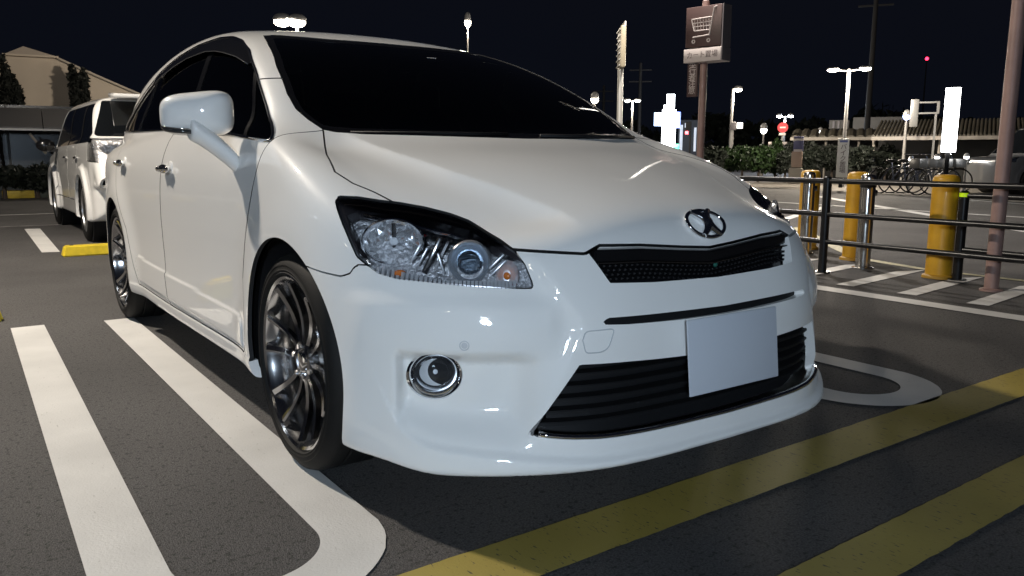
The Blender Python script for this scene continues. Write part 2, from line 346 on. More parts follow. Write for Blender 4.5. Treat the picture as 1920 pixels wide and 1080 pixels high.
def F_base(x, y, z):
    a = np.sqrt(x*x+1e-4)-.00995; ap = np.maximum(a, 0)
    r0 = np.sqrt(y*y+(z-.33)**2+1e-6); r1 = np.sqrt((y-2.78)**2+(z-.33)**2+1e-6)
    fl = .020*np.exp(-((r0-.37)/.13)**2)+.030*np.exp(-((r1-.37)/.13)**2)
    side = a-(S['sW'](z)+S['pW'](y)+fl)
    front = (S['yc'](z)+S['plan'](a)-y)*.9
    top = z-(S['zc'](y)-S['dr'](y)*(ap/.6)**2.4)
    L = smax(side, front, .26); L = smax(L, top, .09)
    L = smax(L, (y-3.74+np.maximum(z-.8, 0)*.3+.25*a*a), .3)
    t = sst(-.15, .35, y)
    L = smax(L, (.187-.013*(ap/.6)**2)*(1-t)+.205*t-z, .045)
    ws = (.10+(z-.99)*2.0+.135*(ap/.7)**2.2-.05*(1-((z-1.2)/.22)**2)-y)*.447
    G = smax(a-(S['Wg'](z)+S['pG'](y)), ws, .10)
    G = smax(G, z-(S['Zr'](y)-.04*(ap/.6)**2.2), .16)
    G = smax(G, (y-3.65+(z-.9)*.7)*.8, .2); G = smax(G, .7-z, .05)
    return smin(L, G, .10)
def F_car(x, y, z):
    f = F_base(x, y, z); a = np.abs(x); d = np.zeros_like(f)
    m = (np.abs(f) < .09) & (y < .1) & (z < .82)
    if m.any():
        A, Y, Z = a[m], y[m], z[m]; s = A+Y; g = sst(.1, -.1, Y)
        dm_ = sdpoly(A, Z, P_MASK); dm_ = .5*(dm_+np.sqrt(dm_*dm_+6e-5))
        q = -.017*(dm_/.050)*np.exp(1-dm_/.050)*sst(.72, .64, Z)*sst(.24, .34, Z)
        q -= .044*sst(-.008, .042, .462-Z)*sst(0, .045, .312-s)*sst(-.015, .17, s+.235)*sst(-.01, .085, Z-lipz(np.clip(s, -.3, .25))-.005)
        q += .014*sst(.013, -.015, Z-lipz(s))*sst(.46, .08, s)
        zs = .588+.0*s
        q += .008*sst(.022, -.030, Z-zs)*sst(.36, .56, Z)*sst(-.30, -.22, s)*sst(.55, .40, s)
        d[m] += q*g
    m = (np.abs(f) < .09) & (y > .3) & (y < 2.4) & (z < .6)
    if m.any():
        A, Y, Z = a[m], y[m], z[m]
        d[m] += .0075*sst(.007, -.007, sdpoly(Y, Z, P_MOLD))+.006*sst(.272, .255, Z)
    m = (np.abs(f) < .09) & (y < .35) & (z > .62)
    if m.any():
        A, Y, Z = a[m], y[m], z[m]
        db_ = sdpoly(A, Y, P_BULG); db_ = .5*(db_+np.sqrt(db_*db_+2e-5))
        d[m] -= .019*(db_/.075)*np.exp(1-db_/.075)*sst(-.74, -.55, Y)*sst(.84, .70, A)*sst(.30, .05, Y)*sst(.69, .78, Z)
    return f-d
V, Qd = surfnet(F_car, (-1.0, -1.0, .1), (.06, 3.9, 1.62), .020, sub=1)
T = np.concatenate([Qd[:, [0, 1, 2]], Qd[:, [0, 2, 3]]])
PAN = np.zeros(len(T), int)
def tcut(f, only0=True):
    """split triangles along the zero line of f (one value per vertex); returns f with the new vertices"""
    global V, T, PAN
    f = np.where(np.abs(f) < 1e-9, 1e-9, f); sg = f > 0; c = sg[T].sum(1); mix = (c > 0) & (c < 3)
    if only0: mix &= PAN == 0
    tm = T[mix]
    if len(tm) == 0: return f
    s = sg[tm]; odd = np.where(s.sum(1) == 1, s.argmax(1), (~s).argmax(1)); k = np.arange(len(tm))
    a, b, cc = tm[k, odd], tm[k, (odd+1) % 3], tm[k, (odd+2) % 3]
    E = np.sort(np.concatenate([np.stack([a, b], 1), np.stack([a, cc], 1)]), 1)
    U, inv = np.unique(E, axis=0, return_inverse=True); inv = inv.reshape(-1)
    t = f[U[:, 0]]/(f[U[:, 0]]-f[U[:, 1]]); nv = V[U[:, 0]]+(V[U[:, 1]]-V[U[:, 0]])*t[:, None]
    n0 = len(V); V = np.concatenate([V, nv]); f = np.concatenate([f, np.zeros(len(nv))])
    p, q = n0+inv[:len(tm)], n0+inv[len(tm):]
    T = np.concatenate([T[~mix], np.stack([a, p, q], 1), np.stack([p, b, cc], 1), np.stack([p, cc, q], 1)])
    PAN = np.concatenate([PAN[~mix]]+[PAN[mix]]*3)
    return f
def region(fn, pid, gap=.0045, within=0):
    global PAN
    g = gap/2
    if within:
        keep = PAN.copy(); PAN = np.where(PAN == within, 0, np.where(PAN == 0, -99, PAN))
    if g: tcut(fn(V)-g); tcut(fn(V)+g)
    else: tcut(fn(V))
    fc = fn(V[T].mean(1)); z = PAN == 0
    PAN = np.where(z & (fc < -g), pid, np.where(z & (fc <= g) & (g > 0), -1, PAN))
    if within: PAN = np.where(PAN == 0, within, np.where(PAN == -99, 0, PAN))
f = tcut(V[:, 0].copy(), False); V[np.abs(f) < 1e-9+0, 0] = np.where(np.abs(V[np.abs(f) < 1e-9+0, 0]) < 1e-4, 0, V[np.abs(f) < 1e-9+0, 0])
k_ = V[T].mean(1)[:, 0] < 0; T = T[k_]; PAN = PAN[k_]; V[np.abs(V[:, 0]) < 1e-5, 0] = 0
def gate(v, cond): return np.where(cond, v, 1.)
H_POLY = [(.592,.814),(.584,.825),(.509,.823),(.434,.815),(.362,.809),(.265,.798),(.165,.782),(.091,.766),(.012,.741),(-.051,.723),(-.105,.702),(-.142,.669),(-.174,.622),(-.17,.614),(-.106,.615),(.025,.62),(.182,.629),(.297,.634),(.372,.645),(.426,.665),(.462,.68),(.519,.741),(.569,.79)]
WS_POLY = [(-.1,.992),(0,.992),(.227,.995),(.574,1.0),(.645,1.006),(.676,1.014),(.695,1.047),(.706,1.083),(.697,1.138),(.653,1.249),(.589,1.357),(.555,1.40),(.53,1.425),(.48,1.432),(.3,1.414),(0,1.41),(-.1,1.41)]
DLO = [(3.45,1.08),(3.08,1.19),(2.70,1.29),(2.41,1.369),(2.14,1.416),(1.83,1.443),(1.53,1.446),(1.36,1.431),(1.18,1.396),(.98,1.335),(.76,1.236),(.573,1.139),(.42,1.057),(.275,1.0),(.228,.979),(.238,.972),(.49,.989),(.655,1.002),(1.2,1.025),(1.83,1.044),(3.40,1.07)]
GR_POLY = [(-.1,.684),(0,.684),(.1,.691),(.24,.703),(.372,.706),(.397,.696),(.362,.622),(.225,.615),(0,.611),(-.1,.611)]
SL_POLY = [(-.1,.536),(0,.536),(.386,.541),(.400,.533),(.396,.525),(.33,.521),(.156,.516),(0,.515),(-.1,.515)]
IN_POLY = [(-.1,.420),(0,.420),(.149,.421),(.335,.429),(.464,.432),(.558,.29),(.574,.264),(.56,.256),(.491,.248),(.414,.243),(.3,.243),(.09,.242),(0,.242),(-.1,.242)]
HOOD = [(-.3,-.95),(.5,-.95),(.60,-.75),(.62,-.55),(.72,-.40),(.72,-.358),(.723,-.336),(.747,-.275),(.779,-.215),(.795,-.135),(.757,.011),(.678,.225),(.6,.5),(-.3,.5)]
BUMP = [(-1.2,0),(-1.2,.72),(-.1,.72),(-.02,.69),(.3,.665),(.455,.66),(.473,.652),(.489,.637),(.53,.627),(.623,.631),(.735,.639),(.95,.65),(.95,0)]
FD = [(.20,1.2),(.235,.962),(.274,.868),(.346,.713),(.42,.531),(.424,.40),(.424,.30),(.46,.268),(1.56,.266),(1.60,.40),(1.60,.55),(1.565,.84),(1.53,1.04),(1.5,1.2)]
RD = [(1.5,1.2),(1.535,1.04),(1.571,.84),(1.606,.55),(1.606,.40),(1.566,.266),(2.25,.268),(2.31,.36),(2.40,.55),(2.60,.73),(2.74,.90),(2.74,1.2)]
fogc = np.array([-.757, -.590, .393]); fogc = project(F_car, fogc[None])[0]; fogn = gradF(F_car, fogc[None])[0]; fogn /= np.linalg.norm(fogn)
fog_axis = np.array([-.50, -.86, .06]); fog_axis /= np.linalg.norm(fog_axis)
fog_u = np.cross([0, 0, 1], fog_axis); fog_u /= np.linalg.norm(fog_u); fog_v = np.cross(fog_axis, fog_u)
def f_fog(p):
    d = p-fogc; return gate((np.sqrt((d@fog_u/.068)**2+(d@fog_v/.058)**2)-1)*.06, np.abs(d).max(1) < .16)
A_ = lambda p: np.abs(p[:, 0])
f_ws = lambda p: gate(sdpoly(A_(p), p[:, 2], WS_POLY), (p[:, 1] < 1.45) & (p[:, 2] > .95))
f_dlo = lambda p: gate(sdpoly(p[:, 1], p[:, 2], DLO), A_(p) > .45)
f_head = lambda p: gate(sdpoly(A_(p)+p[:, 1], p[:, 2], H_POLY), (p[:, 1] < 0) & (p[:, 2] < .86))
f_xz = lambda poly: (lambda p: gate(sdpoly(A_(p), p[:, 2], poly), (p[:, 1] < -.5)))
f_arch = lambda yc_, rr: (lambda p: gate(np.hypot(p[:, 1]-yc_, (p[:, 2]-.33)*1.0)-rr, (A_(p) > .62) & (p[:, 2] < .8)))
zedge = lambda a: np.interp(a, [0, .1, .24, .360, .405, .554, .62], [.688, .695, .707, .711, .693, .704, .708])
f_hood = lambda p: gate(np.maximum(sdpoly(A_(p), p[:, 1], HOOD), (zedge(A_(p))-p[:, 2])*.75), (p[:, 2] > .66) & (p[:, 2] < 1.06))
f_bump = lambda p: gate(sdpoly(A_(p)+p[:, 1], p[:, 2], BUMP), (p[:, 1] < 0))
f_side = lambda poly: (lambda p: gate(sdpoly(p[:, 1], p[:, 2], poly), A_(p) > .6))
def f_line(p0, p1):
    (y0, z0), (y1, z1) = p0, p1; L = math.hypot(y1-y0, z1-z0)
    return lambda p: ((p[:, 1]-y0)*(z1-z0)-(p[:, 2]-z0)*(y1-y0))/L
region(f_ws, 1, .003); region(f_dlo, 2, .003); region(f_head, 3, .004)
region(f_xz(GR_POLY), 4, 0); region(f_xz(SL_POLY), 5, 0); region(f_xz(IN_POLY), 6, 0); region(f_fog, 7, 0)
region(f_arch(.008, .368), 8, 0); region(f_arch(2.78, .365), 8, 0)
region(f_hood, 10, .0055); region(f_bump, 11); region(f_side(FD), 12); region(f_side(RD), 13)
region(lambda p: gate(p[:, 2]-.255, (p[:, 1] > .1) & (p[:, 1] < 2.7)), 14, 0)
# fender: what is left in front of the door line and under the pillar joint
FEND = [(-2,1.2),(.36,1.2),(.46,1.125),(.44,1.085),(.43,1.068),(.30,1.03),(.23,.975),(.30,.8),(.43,.5),(.43,.1),(-2,.1)]
region(lambda p: gate(sdpoly(p[:, 1], p[:, 2], FEND), (A_(p) > .4)), 15, .004)
# glass divisions
region(lambda p: -(f_ws(p)+.020), 21, 0, within=1)            # black border of the windscreen
region(lambda p: np.abs(f_line((.753, 1.219), (.521, 1.006))(p))-.011, 22, 0, within=2)
region(lambda p: np.abs(p[:, 1]-1.505)-.035, 26, 0, within=2)
region(lambda p: np.abs(p[:, 1]-2.55+(p[:, 2]-1.1)*.3)-.03, 27, 0, within=2)
H_IN = [(.535,.783),(.49,.799),(.27,.781),(.08,.752),(0,.727),(-.06,.703),(-.11,.682),(-.20,.66),(-.25,.55),(.38,.55),(.42,.655),(.455,.678)]
region(lambda p: -sdpoly(A_(p)+p[:, 1], p[:, 2], H_IN), 31, 0, within=3)           # smoked mask round the lamps
region(lambda p: -f_line((.753, 1.219), (.521, 1.006))(p), 23, 0, within=2)   # small front quarter pane
region(lambda p: p[:, 1]-1.505, 24, 0, within=2)                               # front door pane
region(lambda p: p[:, 1]-2.55+(p[:, 2]-1.1)*.3, 25, 0, within=2)               # rear door pane

def panel(name, pid, m, parent, full=False, flange=.014, inset=0., mirror=False, F=None, seam=None):
    """one panel as a mesh object with folded-in edges; full = both halves in one"""
    F = F or F_car
    ids = np.isin(PAN, pid) if isinstance(pid, (list, tuple)) else PAN == pid
    t = T[ids]; u, t = np.unique(t, return_inverse=True); t = t.reshape(-1, 3); v = V[u]
    n = gradF(F, v); n /= np.linalg.norm(n, axis=1)[:, None]
    v = v-n*inset
    if full:
        c = np.where(v[:, 0] > -2e-5)[0]; v[c, 0] = 0; n[c, 0] = 0; k = len(v); mp = np.arange(k)+k; mp[c] = c
        v = np.concatenate([v, v*[-1, 1, 1]]); n = np.concatenate([n, n*[-1, 1, 1]]); t = np.concatenate([t, mp[t][:, ::-1]])
    elif mirror:
        v = v*[-1, 1, 1]; n = n*[-1, 1, 1]; t = t[:, ::-1]
    faces = t.tolist(); ns = n[t].reshape(-1, 3).tolist()
    if flange:
        E = np.concatenate([t[:, [0, 1]], t[:, [1, 2]], t[:, [2, 0]]]); key = np.sort(E, 1)
        U, inv, cnt = np.unique(key, axis=0, return_inverse=True, return_counts=True); b = E[cnt[inv.reshape(-1)] == 1]
        bv, bi = np.unique(b, return_inverse=True); bi = bi.reshape(-1, 2)
        nv = v[bv]-n[bv]*flange; k = len(v); v = np.concatenate([v, nv])
        for (i, j), (p, q) in zip(b.tolist(), bi.tolist()):
            faces.append([j, i, k+p, k+q])
            fn = np.cross(v[i]-v[j], v[k+p]-v[j]); l = np.linalg.norm(fn); fn = fn/l if l > 0 else np.array([0, 0, 1.]); ns += [fn.tolist()]*4
    me = bpy.data.meshes.new(name); me.from_pydata(v.tolist(), [], faces)
    me.polygons.foreach_set('use_smooth', [True]*len(faces)); me.normals_split_custom_set(ns)
    o = link(name, me, m, parent)
    if seam and flange:
        me.materials.append(seam); mi = np.zeros(len(faces), int); mi[len(t):] = 1; me.polygons.foreach_set('material_index', mi.tolist())
    return o
def contour(pid, F=None, off=0.):
    """ordered outer loops of a panel region"""
    ids = np.isin(PAN, pid) if isinstance(pid, (list, tuple)) else PAN == pid
    t = T[ids]; E = np.concatenate([t[:, [0, 1]], t[:, [1, 2]], t[:, [2, 0]]]); key = np.sort(E, 1)
    U, inv, cnt = np.unique(key, axis=0, return_inverse=True, return_counts=True); b = E[cnt[inv.reshape(-1)] == 1]
    nx = dict(b.tolist()); loops = []
    while nx:
        s = next(iter(nx)); L = [s]; c = nx.pop(s)
        while c != s and c in nx: L.append(c); c = nx.pop(c)
        loops.append(V[L])
    return sorted(loops, key=len)[::-1]
def resample(p, step):
    d = np.r_[0, np.cumsum(np.linalg.norm(np.diff(p, axis=0), axis=1))]; k = max(3, int(d[-1]/step)); s = np.linspace(0, d[-1], k)
    q = np.stack([np.interp(s, d, p[:, i]) for i in range(3)], 1)
    for _ in range(2): q[1:-1] = .25*q[:-2]+.5*q[1:-1]+.25*q[2:]
    return q
def ysurf(x, z):
    y = np.full(np.shape(x), -1.1)
    for _ in range(26): y = y+np.clip(F_car(x, y, z), -.02, .08)*.9
    return y
# ---- materials
PEARL = mat('pearl_white_paint', (.90, .885, .855), .42, 0, 1.0, spec=.08)
bs = PEARL.node_tree.nodes['Principled BSDF']; _t = PEARL.node_tree; _tc = _t.nodes.new('ShaderNodeTexCoord'); _n = _t.nodes.new('ShaderNodeTexNoise'); _n.inputs['Scale'].default_value = 6; _n.inputs['Detail'].default_value = 6; _t.links.new(_tc.outputs['Object'], _n.inputs['Vector'])
_m = _t.nodes.new('ShaderNodeMapRange'); _m.inputs['From Min'].default_value = .3; _m.inputs['From Max'].default_value = .75; _m.inputs['To Min'].default_value = .02; _m.inputs['To Max'].default_value = .05; _t.links.new(_n.outputs['Fac'], _m.inputs['Value']); _t.links.new(_m.outputs[0], bs.inputs['Coat Roughness'])
bs.inputs['Sheen Weight'].default_value = .12; bs.inputs['Sheen Roughness'].default_value = .4
BLACKP = mat('gloss_black_plastic', (.006, .006, .007), .18, spec=.5); MATTEB = mat('matte_black_plastic', (.008, .008, .009), .6, spec=.3)
RUBBER = mat('tyre_rubber', (.007, .0068, .0065), .7, spec=.25, bump=(220, .25, .002)); CHROME = mat('chrome', (.86, .87, .89), .08, 1.0)
DCHROME = mat('dark_chrome', (.27, .27, .275), .17, 1.0); RIMM = mat('hyper_black_alloy', (.62, .62, .63), .15, 1.0); SATIN = mat('satin_reflector', (.80, .81, .84), .30, .7)
GLASS_W = glassmat('windscreen_glass', (.58, .66, .62)); GLASS_S = glassmat('door_glass', (.07, .08, .078)); GLASS_C = glassmat('clear_lens', (.93, .94, .95))
AMBER = mat('amber_plastic', (.75, .20, .03), .25, coat=.5); REDP = mat('red_plastic', (.5, .01, .02), .25, coat=.5)
INNER = mat('dark_cabin_trim', (.035, .035, .036), .7); SEATM = mat('dark_seat_fabric', (.06, .058, .058), .85)
PLATE = mat('blank_plate_blue_grey', (.57, .60, .655), .6); AMIR = PEARL
# ---- body panels
car = empty('parked_car', (0, 0, 0), label='pearl white hatchback with dark multi-spoke wheels and blank plate parked in front', cat='car')
SEAM = mat('panel_gap_shade', (.015, .015, .016), .7)  # folded panel edges coloured dark: the shade in the gaps is painted
hood = panel('hood', 10, PEARL, car, full=True, seam=SEAM)
bumper = panel('front_bumper', 11, PEARL, car, full=True, flange=.03)
shell = panel('body_shell', 0, PEARL, car, full=True, seam=SEAM)
wscr = panel('windscreen', [1], GLASS_W, car, full=True, flange=0, inset=.003)
panel('windscreen_border', 21, BLACKP, wscr, full=True, flange=.006, inset=.002)
for mir in (False, True):
    sx = 1 if mir else -1
    fend = panel('fender', 15, PEARL, car, mirror=mir, seam=SEAM)
    d1 = panel('front_door', 12, PEARL, car, mirror=mir, seam=SEAM); d2 = panel('rear_door', 13, PEARL, car, mirror=mir, seam=SEAM)
    panel('side_sill', 14, PEARL, car, mirror=mir, flange=.03)
    panel('window', 24, GLASS_S, d1, mirror=mir, flange=0, inset=.006); panel('window', 25, GLASS_S, d2, mirror=mir, flange=0, inset=.006)
    panel('quarter_window', 23, GLASS_W, car, mirror=mir, flange=0, inset=.006); panel('quarter_window', 2, GLASS_S, car, mirror=mir, flange=0, inset=.006)
    [panel('window_pillar', k, BLACKP, car, mirror=mir, flange=.005, inset=.003) for k in (22, 26, 27)]
    lp = contour([2, 22, 23, 24, 25, 26, 27])[0]*[-sx, 1, 1]; lp = lp*[1, 1, 1]
    lp = resample(np.r_[lp, lp[:1]], .02); nn = gradF(F_car, lp); nn /= np.linalg.norm(nn, axis=1)[:, None]
    tubecurve('window_trim', (lp+nn*.001).tolist(), .0065, CHROME if True else BLACKP, car, True)
    # rain visor over the door glass
    ty_ = np.array([2.45, 2.25, 2.05, 1.83, 1.65, 1.53, 1.36, 1.24, 1.12, 1.02, .92, .84]); tz_ = np.interp(ty_, [q[0] for q in DLO[:12]][::-1], [q[1] for q in DLO[:12]][::-1])
    rows = []
    for dz, off in ((.004, .003), (-.03, .014), (-.062, .017)):
        tp_ = np.r_[np.ones(7), .9, .75, .55, .32, .08]; q = np.stack([np.full(12, -.66), ty_-dz*.25*tp_, tz_+dz*tp_], 1)
        for _ in range(30): q[:, 0] += F_car(*q.T)*.8
        q[:, 0] -= off; rows.append(q*[-sx, 1, 1])
    vv = np.concatenate(rows).tolist(); me = bpy.data.meshes.new('rain_visor'); me.from_pydata(vv, [], [[r*12+i, r*12+i+1, r*12+i+13, r*12+i+12] for r in range(2) for i in range(11)])
    rv = link('rain_visor', me, mat('smoked_acrylic', (.010, .010, .011), .08, 0, 1), car, True); tubecurve('visor_edge', rows[2].tolist(), .0018, mat('visor_edge_glint', (.10, .10, .10), .2, 0, .6), rv)  # lighter tube paints the reflection along the visor's lower edge
    # door handles
    for dd, hy, hz in ((d1, 1.42, .873), (d2, 2.50, .888)):
        x0 = -.9
        for _ in range(30): x0 += float(F_car(np.array([x0]), np.array([hy]), np.array([hz]))[0])*.8
        mb = MB(); mb.sphere((0, 0, 0), (.030, .165, .040), 20); mb.sphere((.004, -.02, 0), (.05, .05, .034), 12); mb.sphere((.004, .06, 0), (.05, .04, .030), 12)
        mb.move(Matrix.Translation((-sx*(x0-.022), hy, hz))); mb.build('handle', CHROME, dd)
        mb = MB(); mb.sphere((0, 0, 0), (.016, .085, .07), 16); mb.move(Matrix.Translation((-sx*(x0+.003), hy-.02, hz))); mb.build('handle_recess', PEARL, dd)
    # ---- headlight: clear cover, dark housing, reflector, projector, marker strip
    hl = panel('headlight', [3, 31], GLASS_C, car, mirror=mir, flange=0, inset=.001)
    hs = panel('housing', [3, 31], mat('headlight_housing', (.72, .72, .75), .28, .55, bump=(48, 1., .03)), hl, mirror=mir, flange=0, inset=.052)
    panel('smoked_mask', 31, mat('smoked_mask', (.030, .026, .028), .2, 0, .5), hl, mirror=mir, flange=.030, inset=.010)
    hw = contour([3, 31])[0]*[-sx, 1, 1]; nn = gradF(F_car, hw); nn /= np.linalg.norm(nn, axis=1)[:, None]
    n_ = len(hw); vv = np.concatenate([hw-nn*.002, hw-nn*.052]).tolist(); me = bpy.data.meshes.new('housing_wall')
    me.from_pydata(vv, [], [[i, (i+1) % n_, n_+(i+1) % n_, n_+i] for i in range(n_)]); link('housing_wall', me, mat('headlight_wall', (.42, .41, .42), .3, .7), hl, True)
    def hp(x, y, z, dpt):                       # point under the headlight cover
        q = project(F_car, np.array([[-sx*x, y, z]]))[0]; g = gradF(F_car, q[None])[0]; g /= np.linalg.norm(g); return Vector(q-g*dpt), Vector(g)
    def mtx(c, d, roll=0): return Matrix.Translation(c) @ Vector(d).to_track_quat('Z', 'Y').to_matrix().to_4x4() @ Matrix.Rotation(roll, 4, 'Z')
    ax = Vector((sx*.52, -.85, .06)).normalized()
    c, g = hp(-.772, -.432, .724, .022); axb = Vector((sx*.66, -.75, .06)).normalized()
    mb = MB(); mb.lathe([(.080, 0), (.074, -.012), (.067, -.020), (.060, -.028), (.051, -.034), (.042, -.040), (.031, -.044), (.020, -.048), (.001, -.050)], 26, mtx(c, axb) @ Matrix.Diagonal((1.0, .72, .8, 1)))
    for v_ in mb.bm.verts: v_.co += Vector(rng.normal(0, .0028, 3))
    mb.build('reflector_bowl', mat('faceted_chrome', (.95, .96, .98), .18, .85), hl, smooth=False)
    mb = MB(); mb.lathe([(.083, .000), (.078, .005), (.076, -.004)], 40, mtx(c, axb) @ Matrix.Diagonal((1.0, .72, .8, 1)), closed=True); mb.build('reflector_rim', CHROME, hl)
    mb = MB(); mb.sphere(c-ax*.026, (.022, .034, .022), 14); mb.build('bulb', mat('bulb_glass', (.85, .87, .9), .05, 0, 1), hl)
    mb = MB(); mb.tube(c-ax*.030+Vector((0, 0, .045)), c-ax*.030-Vector((0, 0, .045)), .006, n=8); mb.build('bulb_shield', DCHROME, hl)
    c, g = hp(-.650, -.594, .689, .030); axp = Vector((sx*.60, -.79, .08)).normalized()
    mb = MB(); mb.lathe([(.056, -.03), (.055, .004), (.051, .010), (.044, .002), (.038, -.014), (.033, -.020)], 40, mtx(c, axp)); mb.build('projector_ring', mat('ring_chrome', (.88, .89, .92), .22, .8), hl)
    mb = MB(); mb.lathe([(.0335, -.022), (.033, -.010), (.029, .004), (.020, .013), (.010, .017), (.0005, .018)], 36, mtx(c, axp)); mb.build('projector_lens', glassmat('projector_glass' + str(sx), (.55, .62, .68), .02), hl)
    mb = MB(); mb.lathe([(.034, -.022), (.024, -.030), (.010, -.034), (.0005, -.035)], 24, mtx(c, axp)); mb.build('projector_reflector', CHROME, hl)
    c, g = hp(-.585, -.672, .655, .028)
    mb = MB(); mb.lathe([(.036, .004), (.028, -.012), (.013, -.02), (.001, -.021)], 12, mtx(c, ax) @ Matrix.Diagonal((.8, 1.15, 1, 1))); mb.build('turn_reflector', SATIN, hl, smooth=False)
    mb = MB(); mb.sphere(c-ax*.008, (.016, .024, .020), 12); mb.build('turn_bulb', AMBER, hl)
    # blade between the bowls and brow along the top
    c, g = hp(-.712, -.522, .708, .030)
    mb = MB(); mb.box((0, 0, 0), (.016, .10, .022), bev=.004); mb.box((.02, 0, -.006), (.006, .10, .014)); mb.move(mtx(c, ax, sx*.45)); mb.build('divider_blade', DCHROME, hl)
    for (qx, qy, qz), rl in (((-.740, -.490, .700), .5), ((-.728, -.505, .690), .5), ((-.700, -.545, .676), -.3), ((-.606, -.650, .690), .8), ((-.60, -.655, .672), .8)):
        c, g = hp(qx, qy, qz, .022); MB().box((0, 0, 0), (.006, .052, .016), bev=.002, mtx=mtx(c, ax, sx*rl)).build('chrome_fin', SATIN, hl)
    br = np.array([(-.800, -.330, .781), (-.76, -.38, .775), (-.70, -.44, .766), (-.645, -.50, .752), (-.61, -.56, .733)]); br = br*[-sx, 1, 1]; 
    br2 = []
    for b_ in br:
        q = project(F_car, b_[None])[0]; g_ = gradF(F_car, q[None])[0]; g_ /= np.linalg.norm(g_); br2.append((q-g_*.018).tolist())
    tubecurve('brow_trim', br2, .0060, CHROME, hl)
    # ribbed strip along the lower edge
    s_ = np.arange(34)/33; x_ = -.835+.262*s_; z_ = .652-.026*np.minimum(1, s_*2.2); yy = ysurf(x_, z_)
    q = np.stack([x_, yy, z_], 1); g = gradF(F_car, q); g /= np.linalg.norm(g, axis=1)[:, None]; q = (q-g*.014)*[-sx, 1, 1]; g = g*[-sx, 1, 1]
    mb = MB()
    for c, g_ in zip(q, g): mb.box((0, 0, 0), (.0075, .020, .010), mtx=mtx(Vector(c), g_))
    so = mb.build('marker_strip', SATIN, hl); so['kind'] = 'stuff'
    c, g = hp(-.80, -.50, .655, .02); mb = MB(); mb.sphere(c, (.03, .03, .018), 12); mb.build('marker_bulb', AMBER, hl)
    for q_, sz in (((-.838, -.30, .79), .014), ((-.70, -.47, .755), .010), ((-.575, -.69, .632), .012)):
        c, g = hp(*q_, .02); mb = MB(); mb.sphere(c, (sz, sz, sz*.7), 10); mb.build('red_reflector', REDP, hl)
    # ---- fog lamp
    fc_ = Vector(fogc*[-sx, 1, 1]); fa = Vector(fog_axis*[-sx, 1, 1]); mx_ = mtx(fc_, fa)
    fl = MB().lathe([(.070, -.012), (.072, .004), (.066, .010), (.058, .004), (.046, -.020), (.040, -.030)], 40, mx_ @ Matrix.Diagonal((1.0, .87, 1, 1))).build('fog_lamp', CHROME, car)
    MB().lathe([(.041, -.030), (.032, -.036), (.018, -.046), (.001, -.048)], 24, mx_).build('reflector_bowl', mat('bright_reflector', (.88, .89, .9), .3, .25), fl)
    MB().lathe([(.042, -.022), (.034, -.016), (.018, -.012), (.0005, -.011)], 30, mx_).build('lens', GLASS_C, fl)
    MB().sphere(fc_-fa*.036, .013, 12).build('bulb', mat('bulb_glass', (.85, .87, .9), .05, 0, 1), fl)
    # parking sensor and tow cover on the bumper
    q = project(F_car, np.array([[-.700, -.655, .481]]))[0]*[-sx, 1, 1]; g = gradF(F_car, q[None])[0]; g /= np.linalg.norm(g)
    MB().lathe([(.0125, -.004), (.0125, .0012), (.0105, .0016), (.0095, -.0006), (.008, -.0006), (.0075, .0016), (.0005, .0022)], 24, mtx(Vector(q), g)).build('parking_sensor', mat('sensor_grey', (.62, .62, .63), .5), bumper)
# tow-hook cover (car's right only)
tw = np.array([(-.455, .490), (-.447, .512), (-.373, .514), (-.392, .468), (-.41, .459), (-.450, .459)]); tw = resample(np.c_[np.r_[tw, tw[:1]], np.zeros(7)], .006)[:, :2]
ty = ysurf(tw[:, 0], tw[:, 1]); tubecurve('tow_cover_edge', np.c_[tw[:, 0], ty-.0006, tw[:, 1]].tolist(), .0016, mat('joint_grey', (.55, .56, .57), .6), bumper, True)
# ---- grille, slot, intake
def strip(name, xs, zf, dep, th, hh, m, parent, bend=0):
    """bar that follows the nose at height zf(x)"""
    xs = np.array(xs); z = zf(xs); y = ysurf(xs, z)+dep; vv = []; n = len(xs)
    for x, yy, zz in zip(xs, y, z): vv += [(x, yy, zz-hh/2), (x, yy, zz+hh/2), (x, yy+th, zz+hh/2), (x, yy+th, zz-hh/2)]
    ff = [[4*i+j, 4*i+(j+1) % 4, 4*i+4+(j+1) % 4, 4*i+4+j] for i in range(n-1) for j in range(4)]+[[0, 1, 2, 3], [4*n-4, 4*n-3, 4*n-2, 4*n-1]]
    me = bpy.data.meshes.new(name); me.from_pydata(vv, [], ff); bm = bmesh.new(); bm.from_mesh(me); bmesh.ops.recalc_face_normals(bm, faces=bm.faces)
    bmesh.ops.bevel(bm, geom=[e for e in bm.edges if e.calc_face_angle(0) > .5], offset=min(th, hh)*.2, segments=2, affect='EDGES'); bm.to_mesh(me); bm.free()
    o = link(name, me, m, parent, True); me.set_sharp_from_angle(angle=R(50)); return o
gr = panel('grille', 4, BLACKP, car, full=True, flange=0, inset=.034)
xs = np.linspace(-.385, .385, 41)
zt = lambda x: np.interp(np.abs(x), [0, .1, .24, .372, .4], [.684, .691, .703, .706, .700])
strip('upper_bar', np.linspace(-.378, .378, 61), lambda x: zt(x)-.020, .006, .02, .030, BLACKP, gr)
strip('chrome_line', np.linspace(-.372, .372, 61), lambda x: zt(x)-.0375, .004, .01, .003, DCHROME, gr)
vv, ff = [], []
gx = np.array([[-.365+.73*(k+.5*(row % 2))/43.5, row] for row in range(4) for k in range(44)]); gz = zt(gx[:, 0])-.046-.0105*gx[:, 1]
kp = np.abs(gx[:, 0]) < .372-.35*(.66-gz); gx, gz = gx[kp, 0], gz[kp]; gy = ysurf(gx, gz)+.018
